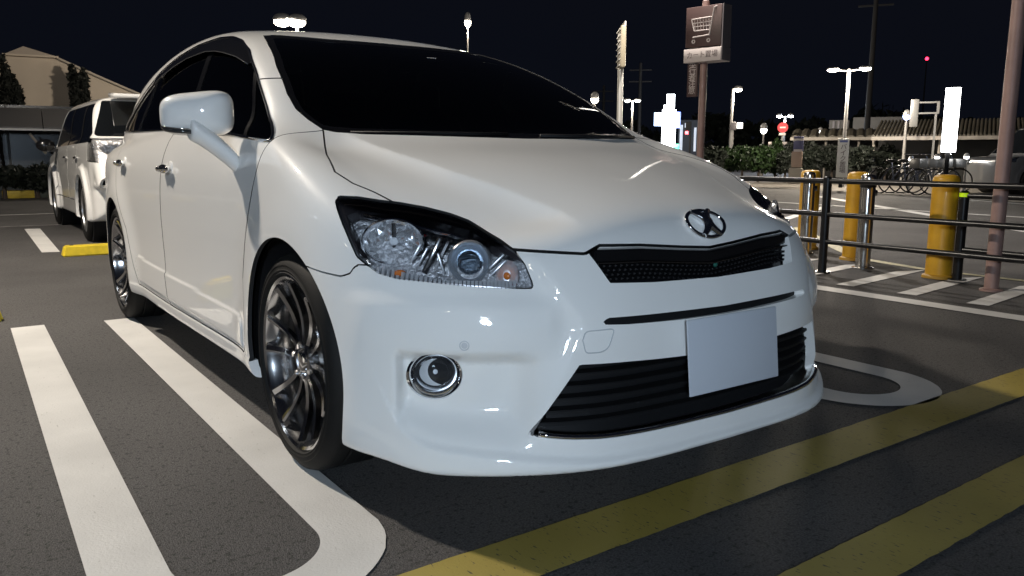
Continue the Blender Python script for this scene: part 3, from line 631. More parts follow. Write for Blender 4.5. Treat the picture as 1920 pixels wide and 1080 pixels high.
for x, y, z in zip(gx.tolist(), gy.tolist(), gz.tolist()):
    b = len(vv); q4 = ((-1, -1), (1, -1), (1, 1), (-1, 1))
    vv += [(x+i*.0055, y+.004, z+j*.0035) for i, j in q4]+[(x+i*.0055, y+.016, z+j*.0035) for i, j in q4]+[(x, y, z)]
    ff += [[b+i, b+(i+1) % 4, b+8] for i in range(4)]+[[b+i, b+4+i, b+4+(i+1) % 4, b+(i+1) % 4] for i in range(4)]
me = bpy.data.meshes.new('grille_mesh'); me.from_pydata(vv, [], ff); mo = link('grille_mesh', me, BLACKP, gr); mo['kind'] = 'stuff'
MB().sphere((.02, float(ysurf(np.array([.02]), np.array([.645]))[0])+.014, .640), (.016, .01, .016), 12).build('camera_eye', mat('green_lens', (.02, .12, .09), .08, 0, 1), gr)
panel('slot_back', 5, MATTEB, car, full=True, flange=0, inset=.03)
inn = panel('lower_intake', 6, MATTEB, car, full=True, flange=0, inset=.075)
for k, z in enumerate((.400, .368, .336, .304, .274)):
    w = np.interp(z, [.262, .29, .432], [.562, .548, .455])
    strip('slat', np.linspace(-w, w, 41), lambda x, z=z: np.full_like(x, z)+0*x, .020+.006*k, .045, .010, MATTEB, inn)
ch = np.linspace(-.556, .556, 61); cz = np.interp(np.abs(ch), [0, .3, .414, .491, .556], [.2475, .2475, .248, .253, .262])
tubecurve('chrome_strip', np.c_[ch, ysurf(ch, cz)+.005, cz].tolist(), .0085, CHROME, car)
# ---- plate and emblem
pl = MB().box((0, 0, 0), (.352, .006, .195), bev=.0025, rot=Matrix.Rotation(R(-6), 3, 'X')); pl.move(Matrix.Translation((-.018, -.905, .428))); pl = pl.build('number_plate', PLATE, car)
MB().box((-.018, -.888, .428), (.20, .02, .12)).build('plate_bracket', MATTEB, pl)
eq = project(F_car, np.array([[.016, -.765, .757]]))[0]; en = gradF(F_car, eq[None])[0]; en /= np.linalg.norm(en)
eu = np.cross(en, [0, 0, 1.]); eu /= np.linalg.norm(eu); eu = -eu if eu[0] < 0 else eu; ev = np.cross(eu, en) if np.cross(eu, en)[2] > 0 else np.cross(en, eu)
def epos(u, v, h):
    q = eq+np.outer(u, eu)+np.outer(v, ev); q = project(F_car, q, 3); return (q+en*h).tolist()
em = tubecurve('emblem', epos(.070*np.cos(np.linspace(0, 2*math.pi, 49)[:-1]), .046*np.sin(np.linspace(0, 2*math.pi, 49)[:-1]), .007), .0062, CHROME, car, True)
for sgn in (1, -1):
    t = np.linspace(-1, 1, 17); pts = epos(sgn*(.010*t+.026*t*np.abs(t)), .041*t, .010); ws_ = (.0085+.008*(1-np.abs(t))**1.3).tolist()
    mb = MB()
    for a_, b_, r_, q_ in zip(pts[:-1], pts[1:], ws_[:-1], ws_[1:]): mb.tube(a_, b_, r_, q_, 10)
    mb.build('emblem_bar', CHROME, em)
# ---- dark inside: engine bay and tub, cabin, dashboard, seats
def F_in(x, y, z):
    f = F_base(x, y, z)+.085; a = np.abs(x)
    for yc_ in (0, 2.78): f = np.maximum(f, -np.maximum(np.hypot(y-yc_, z-.33)-.43, .55-a))
    f = np.maximum(f, -np.maximum(np.maximum(.62-y, y-3.3), .45-z)); f = np.maximum(f, z-.90+.10*np.maximum(.2-y, 0)*2)
    return f
implicit_obj('inner_body', F_in, (-.95, -.95, .12), (.95, 3.75, 1.0), .05, MATTEB, car, 0)
MB().box((0, .52, .93), (1.35, .50, .10), bev=.04).build('dashboard', INNER, car)
MB().box((.36, .56, .985), (.36, .22, .05), bev=.02).build('instrument_hood', INNER, car)
def seat(x, y):
    s = implicit_obj('seat', lambda X, Y, Z: smin(smax(smax(np.abs(X-x)-.25, np.abs(Y-y)-.26, .1), np.abs(Z-.52)-.09, .08),
        smin(smax(smax(np.abs(X-x)-.24, np.abs(Y-(y+.28)-.25*(Z-.8))-.07, .1), np.abs(Z-.82)-.34, .15), smax(smax(np.abs(X-x)-.13, np.abs(Y-(y+.39))-.05, .06), np.abs(Z-1.22)-.09, .08), .05), .08), (x-.35, y-.4, .35), (x+.35, y+.7, 1.4), .04, SEATM, car, 1)
for x in (-.37, .37): seat(x, 1.15)
for x in (-.37, .37): seat(x, 2.05)
sw = MB(); sw.lathe([(.185+.014*math.cos(t), .014*math.sin(t)) for t in np.linspace(0, 2*math.pi, 9)[:-1]], 32, Matrix.Translation((-.37, .80, .93)) @ Matrix.Rotation(R(-65), 4, 'X'), closed=True)
sw.box((-.37, .81, .925), (.30, .03, .05)); sw.build('steering_wheel', INNER, car)
MB().box((0, .86, 1.315), (.22, .03, .065), bev=.015).build('rear_view_mirror', INNER, car)
MB().box((.05, .795, 1.33), (.045, .004, .028), rot=Matrix.Rotation(R(-60), 3, 'X')).build('sticker', mat('white_sticker', (.7, .7, .7), .6), wscr)
for sgn in (-1, 1):
    tubecurve('wiper', [(sgn*.62 if sgn > 0 else -.05, .17 if sgn > 0 else .10, 1.006), (.30*sgn+.1, .10, 1.004), (.08 if sgn > 0 else -.60, .08 if sgn > 0 else .19, 1.002)], .007, MATTEB, car)
# ---- door mirrors (built for the car's right side; the other one is folded back)
def door_mirror():
    cx, cy, cz, ang = 0., 0., 0., R(30); ca, sa = math.cos(ang), math.sin(ang)      # local: +u outward, +w rearward
    def loc(x, y): return -(x*ca)+y*sa, x*sa+y*ca
    def F_m(x, y, z):
        u, w = loc(x, y); u = u/.117; v = (z+.05*u*.117)/(.071-.006*u); w = (w-.012)/.085
        f = ((np.abs(u)**4.2+np.abs(v)**3.4)**(2/3.4)+np.abs(w)**2.4)**.42-1
        return smax(f*.07, (w*.085-.022)*.8, .02)
    mo = implicit_obj('door_mirror', F_m, (-.15, -.17, -.10), (.15, .13, .10), .0125, PEARL, None, 1)
    def F_s(x, y, z):
        t = np.clip((x+.03)/.135, 0, 1); c = -.050-.112*t**1.25
        d = np.sqrt(((y+.030+.028*t)/(.052-.012*t))**2+((z-c)/(.040-.004*t))**2); return smax((d-1)*.035, smax(-.035-x, x-.108, .01), .02)
    implicit_obj('mirror_arm', F_s, (-.06, -.15, -.25), (.13, .06, .03), .010, PEARL, mo, 1)
    def pt(u, w, z): return (-(u*ca)+w*sa, u*sa+w*ca, z)
    tubecurve('turn_lamp_strip', [pt(.106, -.012, -.041), pt(.085, -.047, -.053), pt(.045, -.060, -.058), pt(0, -.062, -.060)], .008, mat('smoked_lens', (.03, .03, .03), .1, 0, 1), mo)
    tubecurve('strip_line', [pt(.110, -.012, -.034), pt(.088, -.051, -.0445), pt(.045, -.065, -.0495), pt(0, -.067, -.051)], .0022, CHROME, mo)
    MB().sphere((0, 0, 0), (.20, .006, .12), 24).move(Matrix.Translation(pt(0, .0235, 0)) @ Matrix.Rotation(-ang, 4, 'Z')).build('mirror_glass', CHROME, mo)
    mo.parent = car; return mo
dm = door_mirror(); dm.location = (-.978, .565, 1.066)
dm2 = copy_tree(dm, car); dm2.location = (.925, .86, 1.05); dm2.scale = (-1, 1, 1); dm2.rotation_euler = (0, 0, R(38))
# ---- wheels
def wheel(name, parent, loc, sx, Rt=.325, Rr=.257, spokes=True, m_rim=None):
    m_rim = m_rim or RIMM
    mx = Matrix.Translation(loc) @ Matrix.Rotation(sx*math.pi/2, 4, 'Y')
    w = bpy.data.objects.new(name, None); COL.objects.link(w); w.parent = parent
    ty = [(Rr, -.20), (Rr+.01, -.215), (Rt-.03, -.222), (Rt-.008, -.205), (Rt, -.18), (Rt, -.135), (Rt-.006, -.133), (Rt-.006, -.126), (Rt, -.124), (Rt, -.075), (Rt-.006, -.073), (Rt-.006, -.066), (Rt, -.064), (Rt, -.03), (Rt-.008, -.010), (Rt-.026, .004), (Rt-.034, .0072), (Rt-.036, .0055), (Rt-.046, .0060), (Rt-.048, .0078), (Rt-.050, .0060), (Rr+.013, .0052), (Rr+.0115, .0066), (Rr+.010, .0045), (Rr+.005, -.004), (Rr, -.012)]
    MB().lathe(ty, 72, mx).build('tyre', RUBBER, w)
    rim = MB().lathe([(Rr+.004, -.012), (Rr+.006, -.002), (Rr, .001), (Rr-.008, -.004), (Rr-.012, -.020), (Rr-.020, -.035), (Rr-.026, -.12), (Rr-.01, -.2)], 72, mx).build('rim', m_rim, w)
    MB().lathe([(.155, -.13), (.155, -.115), (.075, -.115), (.07, -.10), (.0005, -.10)], 40, mx).build('brake_disc', mat('brake_steel', (.12, .115, .11), .4, 1), w)
    MB().lathe([(Rr-.02, -.17), (.0005, -.17)], 40, mx).build('wheel_back', MATTEB, w)
    if spokes:
        for k in range(6):
            for sg in (-1, 1):
                base = 2*math.pi*k/6+.31; st = []
                for j in range(8):
                    t = j/7; r = .040+(Rr-.020-.040)*t; a = base+sg*(.235-.04*t+.03*t*t); dx = -.030+.030*t**1.6-.012*math.sin(math.pi*t)
                    wd_ = .0082+.0035*t**2; er = Vector((math.cos(a), math.sin(a), 0)); et = Vector((-math.sin(a), math.cos(a), 0)); c = er*r+Vector((0, 0, dx))
                    st.append([c-et*wd_*.6+Vector((0, 0, -.022)), c-et*wd_+Vector((0, 0, -.005)), c+sg*et*wd_*.35, c+et*wd_+Vector((0, 0, -.005)), c+et*wd_*.6+Vector((0, 0, -.022))])
                vv = [mx @ p for s in st for p in s]; ff = [[5*i+j, 5*i+(j+1) % 5, 5*i+5+(j+1) % 5, 5*i+5+j] for i in range(7) for j in range(5)]
                me = bpy.data.meshes.new('spoke'); me.from_pydata(vv, [], ff+[[0, 1, 2, 3, 4], [39, 38, 37, 36, 35]]); bm = bmesh.new(); bm.from_mesh(me); bmesh.ops.recalc_face_normals(bm, faces=bm.faces); bm.to_mesh(me); bm.free()
                link('spoke', me, m_rim, rim, True); me.set_sharp_from_angle(angle=R(35))
        MB().lathe([(.062, -.06), (.060, -.030), (.050, -.026), (.036, -.034), (.032, -.026), (.025, -.022), (.0005, -.021)], 40, mx).build('hub', m_rim, rim)
        for k in range(5):
            a = 2*math.pi*k/5; MB().tube(mx @ Vector((.047*math.cos(a), .047*math.sin(a), -.04)), mx @ Vector((.047*math.cos(a), .047*math.sin(a), -.018)), .009, .008, 6).build('lug_nut', CHROME, rim)
    else:
        MB().lathe([(Rr-.012, -.02), (Rr*.8, -.012), (Rr*.45, -.03), (.05, -.02), (.0005, -.016)], 5*8, mx).build('wheel_face', m_rim, rim)
    return w
for y in (.008, 2.78):
    for sx in (-1, 1): wheel('wheel', car, (sx*.888, y, .325), sx)
# wheel-arch liners
for y in (.008, 2.78):
    for sx in (-1, 1):
        mb = MB(); n = 28; prof = [(-.62, .40), (-.86, .40), (-.882, .378)]
        rings = [[mb.bm.verts.new((-sx*x, y+r*math.cos(t), .33+r*math.sin(t))) for t in np.linspace(-.35, math.pi+.35, n)] for x, r in prof]
        for a, b in zip(rings[:-1], rings[1:]):
            for j in range(n-1): mb.bm.faces.new((a[j], a[j+1], b[j+1], b[j]))
        mb.build('arch_liner', MATTEB, car)
# ================================================================== other vehicles (same modelling, coarser)
def vehicle(name, label, paint, loc, rz, H=1.68, Wd=.89, wb=2.65, Lr=3.45, wsl=1.1, cowl=.05, nose_z=.86, hoodz=1.02, rsl=.30, flare=.03, h=.045, roofr=.12, rail=False, gp=None):
    global V, T, PAN
    zt_ = spl([-1, -.7, -.2, .3, 1], [nose_z-.10, nose_z+.02, hoodz-.06, hoodz, hoodz+.04])
    def FV(x, y, z):
        a = np.abs(x); r0 = np.hypot(y, z-.35); r1 = np.hypot(y-wb, z-.35)
        fl = flare*(sst(.50, .44, r0)+sst(.50, .44, r1))
        L = smax(a-(Wd-.02-.05*np.maximum(z-.7, 0)**1.0+fl-.06*sst(-.3, -1., y)), (-.86+.20*a*a-y), .22); L = smax(L, z-zt_(y), .12); L = smax(L, .24-z, .05)
        L = smax(L, y-Lr+.10*a*a+.04*np.maximum(.5-z, 0), .30)
        ws = (cowl+(z-hoodz)*wsl+.12*a*a-y)/math.hypot(1, wsl)
        G = smax(a-(Wd-.045-.20*np.maximum(z-.98, 0)), ws, .10); G = smax(G, z-(H-.05*a*a-.012*(y-1.4)**2), roofr); G = smax(G, (y-Lr+.07+(z-1.05)*rsl+.10*a*a), .20); G = smax(G, .6-z, .05)
        return smin(L, G, .05)
    V, Qd = surfnet(FV, (-1.02, -1., .15), (.1, Lr+.1, H+.1), h, sub=1); T = np.concatenate([Qd[:, [0, 1, 2]], Qd[:, [0, 2, 3]]]); PAN = np.zeros(len(T), int)
    tcut(V[:, 0].copy(), False); k = V[T].mean(1)[:, 0] < 0; T = T[k]; PAN = PAN[k]; V[np.abs(V[:, 0]) < 1e-5, 0] = 0
    o = empty(name, loc, rz, label=label, cat='car', group=gp)
    zb, ztp = hoodz+.03, H-.13
    rearx = lambda z: Lr-.10-(z-1.05)*rsl
    sidep = [(cowl+(zb-hoodz)*wsl+.22, zb), (cowl+(ztp-hoodz)*wsl+.25, ztp), (rearx(ztp)-.16, ztp), (rearx(zb)-.14, zb+.03)]
    region(lambda p: gate(sdpoly(p[:, 1], p[:, 2], sidep)-.02, A_(p) > Wd*.66), 2, 0)
    region(lambda p: gate(sdpoly(A_(p), p[:, 2], [(-.3, zb+.10), (Wd-.13, zb+.10), (Wd-.25, ztp+.02), (-.3, ztp+.02)])-.03, p[:, 1] > Lr-.75), 3, 0)
    region(lambda p: gate(sdpoly(A_(p), p[:, 2], [(-.3, zb), (Wd-.14, zb), (Wd-.27, ztp+.03), (-.3, ztp+.03)])-.02, p[:, 1] < cowl+(H-hoodz)*wsl+.05), 4, 0)
    region(lambda p: gate(sdpoly(p[:, 1], p[:, 2], [(Lr-.34, .87), (Lr-.28, 1.10), (Lr+.3, 1.10), (Lr+.3, .84)]), (A_(p) > Wd-.36)), 5, .006)
    region(lambda p: gate(sdpoly(A_(p)+p[:, 1], p[:, 2], [(-.28, nose_z-.16), (-.30, nose_z-.03), (.42, nose_z+.09), (.36, nose_z-.06)]), p[:, 1] < -.2), 6, .006)
    for yc_ in (0, wb): region(lambda p: gate(np.hypot(p[:, 1]-yc_, p[:, 2]-.35)-.375, (A_(p) > .6) & (p[:, 2] < .8)), 8, 0)
    region(lambda p: gate(sdpoly(p[:, 1], p[:, 2], [(.42, .42), (.55, zb), (1.5, zb+.01), (1.45, .42)]), (A_(p) > .6)), 12, .01)
    region(lambda p: gate(sdpoly(p[:, 1], p[:, 2], [(1.45, .42), (1.5, zb+.01), (2.35, zb+.02), (2.2, .6), (2.1, .42)]), (A_(p) > .6)), 13, .01)
    region(lambda p: np.abs(p[:, 1]-1.48)-.03, 9, 0, within=2); region(lambda p: np.abs(p[:, 1]-2.42)-.03, 16, 0, within=2)
    panel('body', 0, paint, o, full=True, flange=.03, F=FV); pg = mat('privacy_glass', (.006, .007, .008), .05, 0, 1, spec=.6)
    panel('rear_window', 3, pg, o, full=True, flange=0, inset=.004, F=FV); panel('windscreen', 4, pg, o, full=True, flange=0, inset=.004, F=FV)
    for mir in (False, True):
        sx = 1 if mir else -1
        panel('front_door', 12, paint, o, mirror=mir, F=FV); panel('rear_door', 13, paint, o, mirror=mir, F=FV)
        panel('side_window', 2, pg, o, mirror=mir, flange=0, inset=.004, F=FV); [panel('window_pillar', k, MATTEB, o, mirror=mir, flange=0, inset=.002, F=FV) for k in (9, 16) if (PAN == k).any()]
        tl = panel('tail_light', 5, GLASS_C, o, mirror=mir, flange=0, inset=.001, F=FV); panel('tail_light_housing', 5, mat('tail_light_chrome', (.62, .60, .60), .25, .6, bump=(30, .8, .02)), tl, mirror=mir, flange=0, inset=.02, F=FV)
        hl = panel('headlight', 6, GLASS_C, o, mirror=mir, flange=0, inset=.001, F=FV); panel('headlight_housing', 6, CHROME, hl, mirror=mir, flange=0, inset=.03, F=FV)
        for yy in (0, wb): wheel('wheel', o, (sx*(Wd-.015), yy, .34), sx, .34, .235, False, mat('alloy_silver', (.5, .5, .5), .3, 1))
        mm = MB().sphere((sx*(Wd+.10), cowl+.52, hoodz+.03), (.22, .14, .16), 16).build('door_mirror', BLACKP, o); MB().box((sx*(Wd+.0), cowl+.52, hoodz-.03), (.1, .05, .04)).build('mirror_arm', MATTEB, mm)
        for yy in (1.38, 2.26): MB().sphere((sx*(Wd-.012), yy, .90), (.04, .17, .035), 12).build('handle', CHROME, o)
    for yy in (0, wb):
        MB().tube((-Wd+.05, yy, .36), (Wd-.05, yy, .36), .40, n=24).build('arch_liner', MATTEB, o)
    MB().box((0, wb/2, .45), (1.3, wb+.9, .3)).build('underbody', MATTEB, o)
    if rail:
        MB().box((0, Lr-.30, H-.035), (1.16, .34, .045), bev=.018, rot=Matrix.Rotation(R(-4), 3, 'X')).build('roof_spoiler', paint, o)
        MB().box((0, Lr+.005, .36), (1.50, .10, .16), bev=.03).build('rear_bumper_lip', paint, o); MB().box((0, Lr+.02, .72), (.34, .012, .17)).build('number_plate', mat('plate_dull', (.5, .5, .5), .5), o)
    return o
vehicle('suv', 'white SUV with dark rear glass and flared arches parked behind the wheel stop', mat('white_paint', (.80, .79, .77), .32, 0, 1.), (.42, 10.25, 0), math.pi, H=1.58, Wd=.87, Lr=3.38, wsl=1.25, rail=True, flare=.04, rsl=.70, roofr=.28)
sv = at(1893, 356, 24.5)
vehicle('minivan', 'silver grey minivan parked at the right edge behind the pink pole', mat('silver_paint', (.33, .34, .36), .28, .8, 1.), (sv.x, sv.y, 0), R(-122), H=1.72, Lr=3.3, wsl=1.0, cowl=-.15, nose_z=.88, flare=.01, h=.06)

# ================================================================== barrier, bollards, posts on the right
BLK = mat('black_powder_coat', (.008, .008, .009), .30, 0, 0, spec=.4); YEL = mat('yellow_bollard_paint', (.62, .33, .015), .45, coat=.2, noise=(5, .18, 5)); STEEL = mat('stainless_steel', (.55, .53, .50), .22, 1.)
PINK = mat('pinkish_brown_pole_paint', (.30, .19, .165), .5, noise=(6, .15, 4))
def fence(label, x, ys, y0, y1, zs, refl=None):
    o = empty('guard_rail', (x, ys[0], 0), label=label, cat='railing')
    for yy in ys:
        p = MB().tube((0, yy-ys[0], 0), (0, yy-ys[0], zs[0]+.02), .034, n=16).build('post', BLK, o)
        MB().sphere((0, yy-ys[0], zs[0]+.02), (.07, .07, .035), 14).build('post_cap', BLK, p); MB().tube((0, yy-ys[0], .0), (0, yy-ys[0], .012), .065, n=16).build('foot_plate', BLK, p)
        if refl: MB().tube((0, yy-ys[0], refl), (0, yy-ys[0], refl+.03), .0352, n=16).build('reflector_band', mat('lime_reflector_glow', (.55, .75, .02), .4, emit=(.5, .8, 0), estr=.35), p)  # band emits a little itself, in place of light thrown back
    for z in zs: MB().tube((0, y0-ys[0], z), (0, y1-ys[0], z), .021, n=12).build('rail', BLK, o)
    return o
fence('black three-rail tubular guard rail nearest the white car', 4.12, [1.61, 3.61, -.6, 5.61], -4, 6.5, (.74, .475, .255))
fence('short black guard rail with lime reflector behind the yellow bollards', 4.62, [.78, -1.2], -3.5, .78, (.645, .44, .235), .635)
def bollard(x, y, r, h, m, label, grp, bands=False, taper=0):
    o = empty('bollard', (x, y, 0), label=label, cat='bollard', group=grp)
    MB().lathe([(r*1.0, 0), (r*1.0, h-.5*r), (r*.97, h-.3*r), (r*.85, h-.12*r), (r*.6, h-.03*r), (.0005, h)], 32, Matrix.Identity(4)).build('tube', m, o)
    if m is STEEL:
        MB().lathe([(r*1.45, 0), (r*1.45, .010), (r*1.3, .014), (r, .016)], 32).build('base_flange', m, o)
        MB().lathe([(r*1.06, h*.86), (r*1.08, h*.88), (r*1.06, h*.90)], 24).build('collar', MATTEB, o); MB().box((r*1.15, -.02, h*.80), (.05, .03, .05), bev=.006).build('chain_ring', STEEL, o)
    else: MB().lathe([(r*1.006, .06), (r*1.012, .065), (r*1.006, .07)], 24).build('seam', m, o); MB().lathe([(r*1.25, 0), (r*1.2, .02), (r, .03)], 28).build('base_collar', mat('yellow_worn', (.40, .22, .02), .6), o)
    return o
bollard(4.63, .93, .095, .80, YEL, 'thick yellow bollard nearest the pink pole, rightmost of the yellow ones', 'yellow bollards')
bollard(5.11, 1.96, .095, .80, YEL, 'yellow bollard half hidden behind a steel post, middle of the yellow ones', 'yellow bollards')
bollard(5.52, 2.74, .095, .80, YEL, 'yellow bollard beside the white car nose, leftmost of the yellow ones', 'yellow bollards')
bollard(4.63, 1.57, .060, .79, STEEL, 'stainless steel post in front of the middle yellow bollard', 'steel posts')
bollard(5.10, 2.46, .055, .79, STEEL, 'stainless steel post by the leftmost yellow bollard next to the car', 'steel posts')
pp = empty('pole', (4.31, .39, 0), label='tall pinkish brown pole at the right edge rising out of the picture', cat='pole')
MB().tube((0, 0, 0), (.01, 0, 4.6), .047, n=20).build('shaft', PINK, pp); MB().lathe([(.075, 0), (.075, .012), (.047, .02)], 20).build('base_plate', PINK, pp)
# ---- wheel stops
YST = mat('yellow_rubber_stop', (.70, .52, .02), .5, noise=(14, .15, 4))
def wstop(x, y, label, m=YST, L=.62):
    o = empty('wheel_stop', (x, y, 0), label=label, cat='wheel stop', group='yellow wheel stops')
    mb = MB(); v = [(-L/2, -.075, 0), (L/2, -.075, 0), (L/2, .075, 0), (-L/2, .075, 0), (-L/2+.025, -.05, .10), (L/2-.025, -.05, .10), (L/2-.025, .05, .10), (-L/2+.025, .05, .10)]
    b = [mb.bm.verts.new(p) for p in v]
    for f_ in ((0, 1, 5, 4), (1, 2, 6, 5), (2, 3, 7, 6), (3, 0, 4, 7), (4, 5, 6, 7), (3, 2, 1, 0)): mb.bm.faces.new([b[i] for i in f_])
    bmesh.ops.bevel(mb.bm, geom=mb.bm.edges[:], offset=.012, segments=3, affect='EDGES'); mb.build('block', m, o)
    for sx in (-1, 1): MB().tube((sx*L*.36, 0, .09), (sx*L*.36, 0, .1025), .018, n=12).build('bolt', MATTEB, o)
wstop(-.52, 6.22, 'yellow wheel stop block behind the SUV, next to the white car'); wstop(-1.775, 3.13, 'yellow wheel stop block cut by the left edge of the picture'); wstop(.55, 3.75, 'yellow wheel stop block hidden behind the white car', L=.62)
wstop(.35, 6.22, 'yellow wheel stop block behind the SUV and the white car')

# ================================================================== signs with writing
def text(name, s, size, m, parent, loc, rx=math.pi/2, ext=.002):
    cu = bpy.data.curves.new(name, 'FONT'); cu.body = s; cu.size = size; cu.align_x = 'CENTER'; cu.align_y = 'CENTER'; cu.extrude = ext; cu.resolution_u = 3
    tmp = bpy.data.objects.new(name, cu); COL.objects.link(tmp); me = bpy.data.meshes.new_from_object(tmp); bpy.data.objects.remove(tmp); bpy.data.curves.remove(cu)
    me.materials.clear(); me.name = name; o = link(name, me, m, parent); o.location = loc; o.rotation_euler = (rx, 0, 0); return o
def azim(px): return math.atan((px-960)/FPX)+_y
BRN = mat('brown_sign_face', (.085, .050, .046), .5); SGNW = mat('pale_sign_face', (.62, .55, .52), .5); SIDEG = mat('sign_side_grey', (.22, .20, .21), .5, .3); INK = mat('sign_ink_dark', (.10, .07, .07), .6)
D0 = 13.; cs = at(1311, 290, D0); fz = lambda py: at(1315, py, D0).z
sg = empty('cart_sign', (cs.x, cs.y, 0), -azim(1315)-R(30), label='brown shopping cart sign with Japanese lettering on a tall pinkish pole', cat='sign')
MB().tube((0, .03, 0), (0, .03, fz(2)), .055, n=16).build('pole', PINK, sg); MB().tube((0, .03, fz(2)), (0, .03, 6.0), .04, n=14).build('pole_top', mat('white_pole', (.7, .7, .68), .4), sg)
zA, zB, zC, zD = fz(118), fz(92), fz(14), fz(180); hw = .30; fx = .06; yb = -.14
MB().box((fx, 0, (zB+zC)/2+.01), (hw*2, .26, zC-zB-.02), bev=.012).build('sign_box', BRN, sg)
MB().box((fx+hw+.013, 0, (zB+zC)/2), (.02, .24, zC-zB)).build('sign_side', SIDEG, sg)
lb = MB().box((fx, 0, (zA+zB)/2), (hw*2+.03, .275, zB-zA-.006), bev=.006).build('name_strip', SGNW, sg); MB().box((fx+hw+.022, 0, (zA+zB)/2), (.012, .25, zB-zA-.02)).build('strip_side', SIDEG, lb)
text('lettering', 'カート置場', (zB-zA)*.52, INK, lb, (fx, -.139, (zA+zB)/2))
lowh = zA-zD; ls = MB().box((-.155, -.01, zA-lowh/2-.004), (.17, .05, lowh), bev=.004).build('vertical_strip', BRN, sg)
for k, c in enumerate('歩行者注意'): text('lettering', c, .125, SGNW, ls, (-.155, -.037, zA+.03-lowh*(k+.5)/5.05))
def cp(u, v): return (fx-hw+hw*2*u, -.134, zB+(zC-zB)*v)
def bar(a, b, r): MB().tube(cp(*a), cp(*b), r, n=6).build('pictogram_bar', SGNW, sg)
bar((.86, .96), (.79, .93), .011); bar((.79, .93), (.68, .30), .012); bar((.70, .30), (.22, .27), .011); bar((.73, .72), (.17, .70), .009); bar((.17, .70), (.25, .42), .009); bar((.25, .42), (.68, .42), .009)
for u in (.25, .33, .41, .49, .57, .65): bar((u, .70), (u+.03, .43), .005)
for v in (.61, .52): bar((.20, v), (.71, v), .006)
for u in (.24, .66): MB().lathe([(.030, -.004), (.030, .004), (.016, .004), (.016, -.004)], 20, Matrix.Translation(cp(u, .17)) @ Matrix.Rotation(math.pi/2, 4, 'X'), closed=True).build('pictogram_wheel', SGNW, sg)
l = bpy.data.lights.new('lamp_light', 'SPOT'); l.energy = 2200; l.color = (1, .93, .86); l.spot_size = R(116); l.spot_blend = .5; l.shadow_soft_size = .15; lo = bpy.data.objects.new('lamp_light', l); COL.objects.link(lo); lo.parent = sg; lo.location = (0, -.3, 5.9)
MB().box((0, -.25, 6.0), (.3, .6, .1), bev=.03).build('lamp_head', HEADM, sg)

# ================================================================== lamps seen in the picture
def seen(px, py, D): p = at(px, py, D); return (p.x, p.y, p.z)
def across(px, d): a = azim(px); return (math.cos(a)*d, -math.sin(a)*d)
lamp('street_lamp', seen(557, 46, 26), 'bright lamp just above the roof of the white car', 900, heads=(across(557, 0), across(557, -.42)), size=.56, hz=.26)
lamp('street_lamp', seen(877, 46, 42), 'single lamp on a thin post over the middle of the windscreen', 900, size=.34, hz=.5, pole=.05)
lamp('street_lamp', seen(1115, 190, 40), 'globe lamp just right of the windscreen pillar', 0, size=.40, hz=.38)
lamp('street_lamp', seen(1186, 190, 45), 'twin-headed lamp between the tall sign mast and the lit pylon', 500, heads=(across(1186, -.28), across(1186, .28)), size=.34, hz=.14, em=WHITE, pm=WHITE if False else None)
lamp('street_lamp', seen(1374, 170, 34), 'single-armed street lamp with a box on its post above the hedge', 700, heads=(across(1374, .2),), size=.34, hz=.16, pole=.07)
lamp('street_lamp', seen(1472, 219, 48), 'small twin lamp with bluish light above the no-entry sign', 300, (.8, .88, 1), em=COLD, heads=(across(1472, -.3), across(1472, .3)), size=.32, hz=.16)
lamp('street_lamp', seen(1592, 132, 27), 'tall twin-headed lamp with wide glowing heads above the bus shelter', 800, heads=(across(1592, -.45), across(1592, .45)), size=.36, hz=.10)
lamp('street_lamp', seen(1432, 247, 42), 'low white lamp left of the no-entry sign', 0, em=WHITE, size=.34, hz=.36)
lamp('street_lamp', seen(1538, 247, 38), 'small white lamp at the left end of the shelter roof', 0, em=WHITE, size=.22, hz=.16)
lamp('street_lamp', seen(1700, 221, 30), 'round blue lamp beside the white panel frame', 0, em=BLUE, size=.24, hz=.22)
lamp('street_lamp', seen(1812, 296, 24), 'low white light in front of the silver minivan', 0, em=WHITE, size=.14, hz=.10, pole=.03)
lamp('street_lamp', seen(1757, 297, 24), 'low white light over the parked bicycles', 0, em=WHITE, size=.14, hz=.10, pole=.03)
lamp('street_lamp', seen(1707, 300, 24), 'low white light at the left of the parked bicycles', 0, em=WHITE, size=.11, hz=.08, pole=.03)
# mast sign seen edge on
ms = at(1160, 290, 15); me_ = empty('mast_sign', (ms.x, ms.y, 0), -azim(1160)-R(84), label='tall pale sign seen almost edge-on on a white mast right of the windscreen', cat='sign')
zz = lambda py, D=15: at(1160, py, D).z
MPOST = mat('pale_mast_paint', (.62, .60, .55), .35, .3)
MB().tube((0, 0, 0), (0, 0, zz(128)), .055, .05, 14).build('mast', MPOST, me_); MB().box((.1, 0, (zz(52)+zz(130))/2), (.5, .10, zz(52)-zz(130)), bev=.03).build('sign_panel', mat('sign_beige', (.42, .36, .25), .45), me_)
MB().box((-.1, .06, (zz(40)+zz(100))/2), (.3, .04, zz(40)-zz(100)), bev=.015).build('sign_fin', MPOST, me_)
for k in range(7): MB().tube((-.16, -.06, zz(60+11*k)), (.36, -.06, zz(60+11*k)), .012, n=6).build('sign_rib', MPOST, me_)
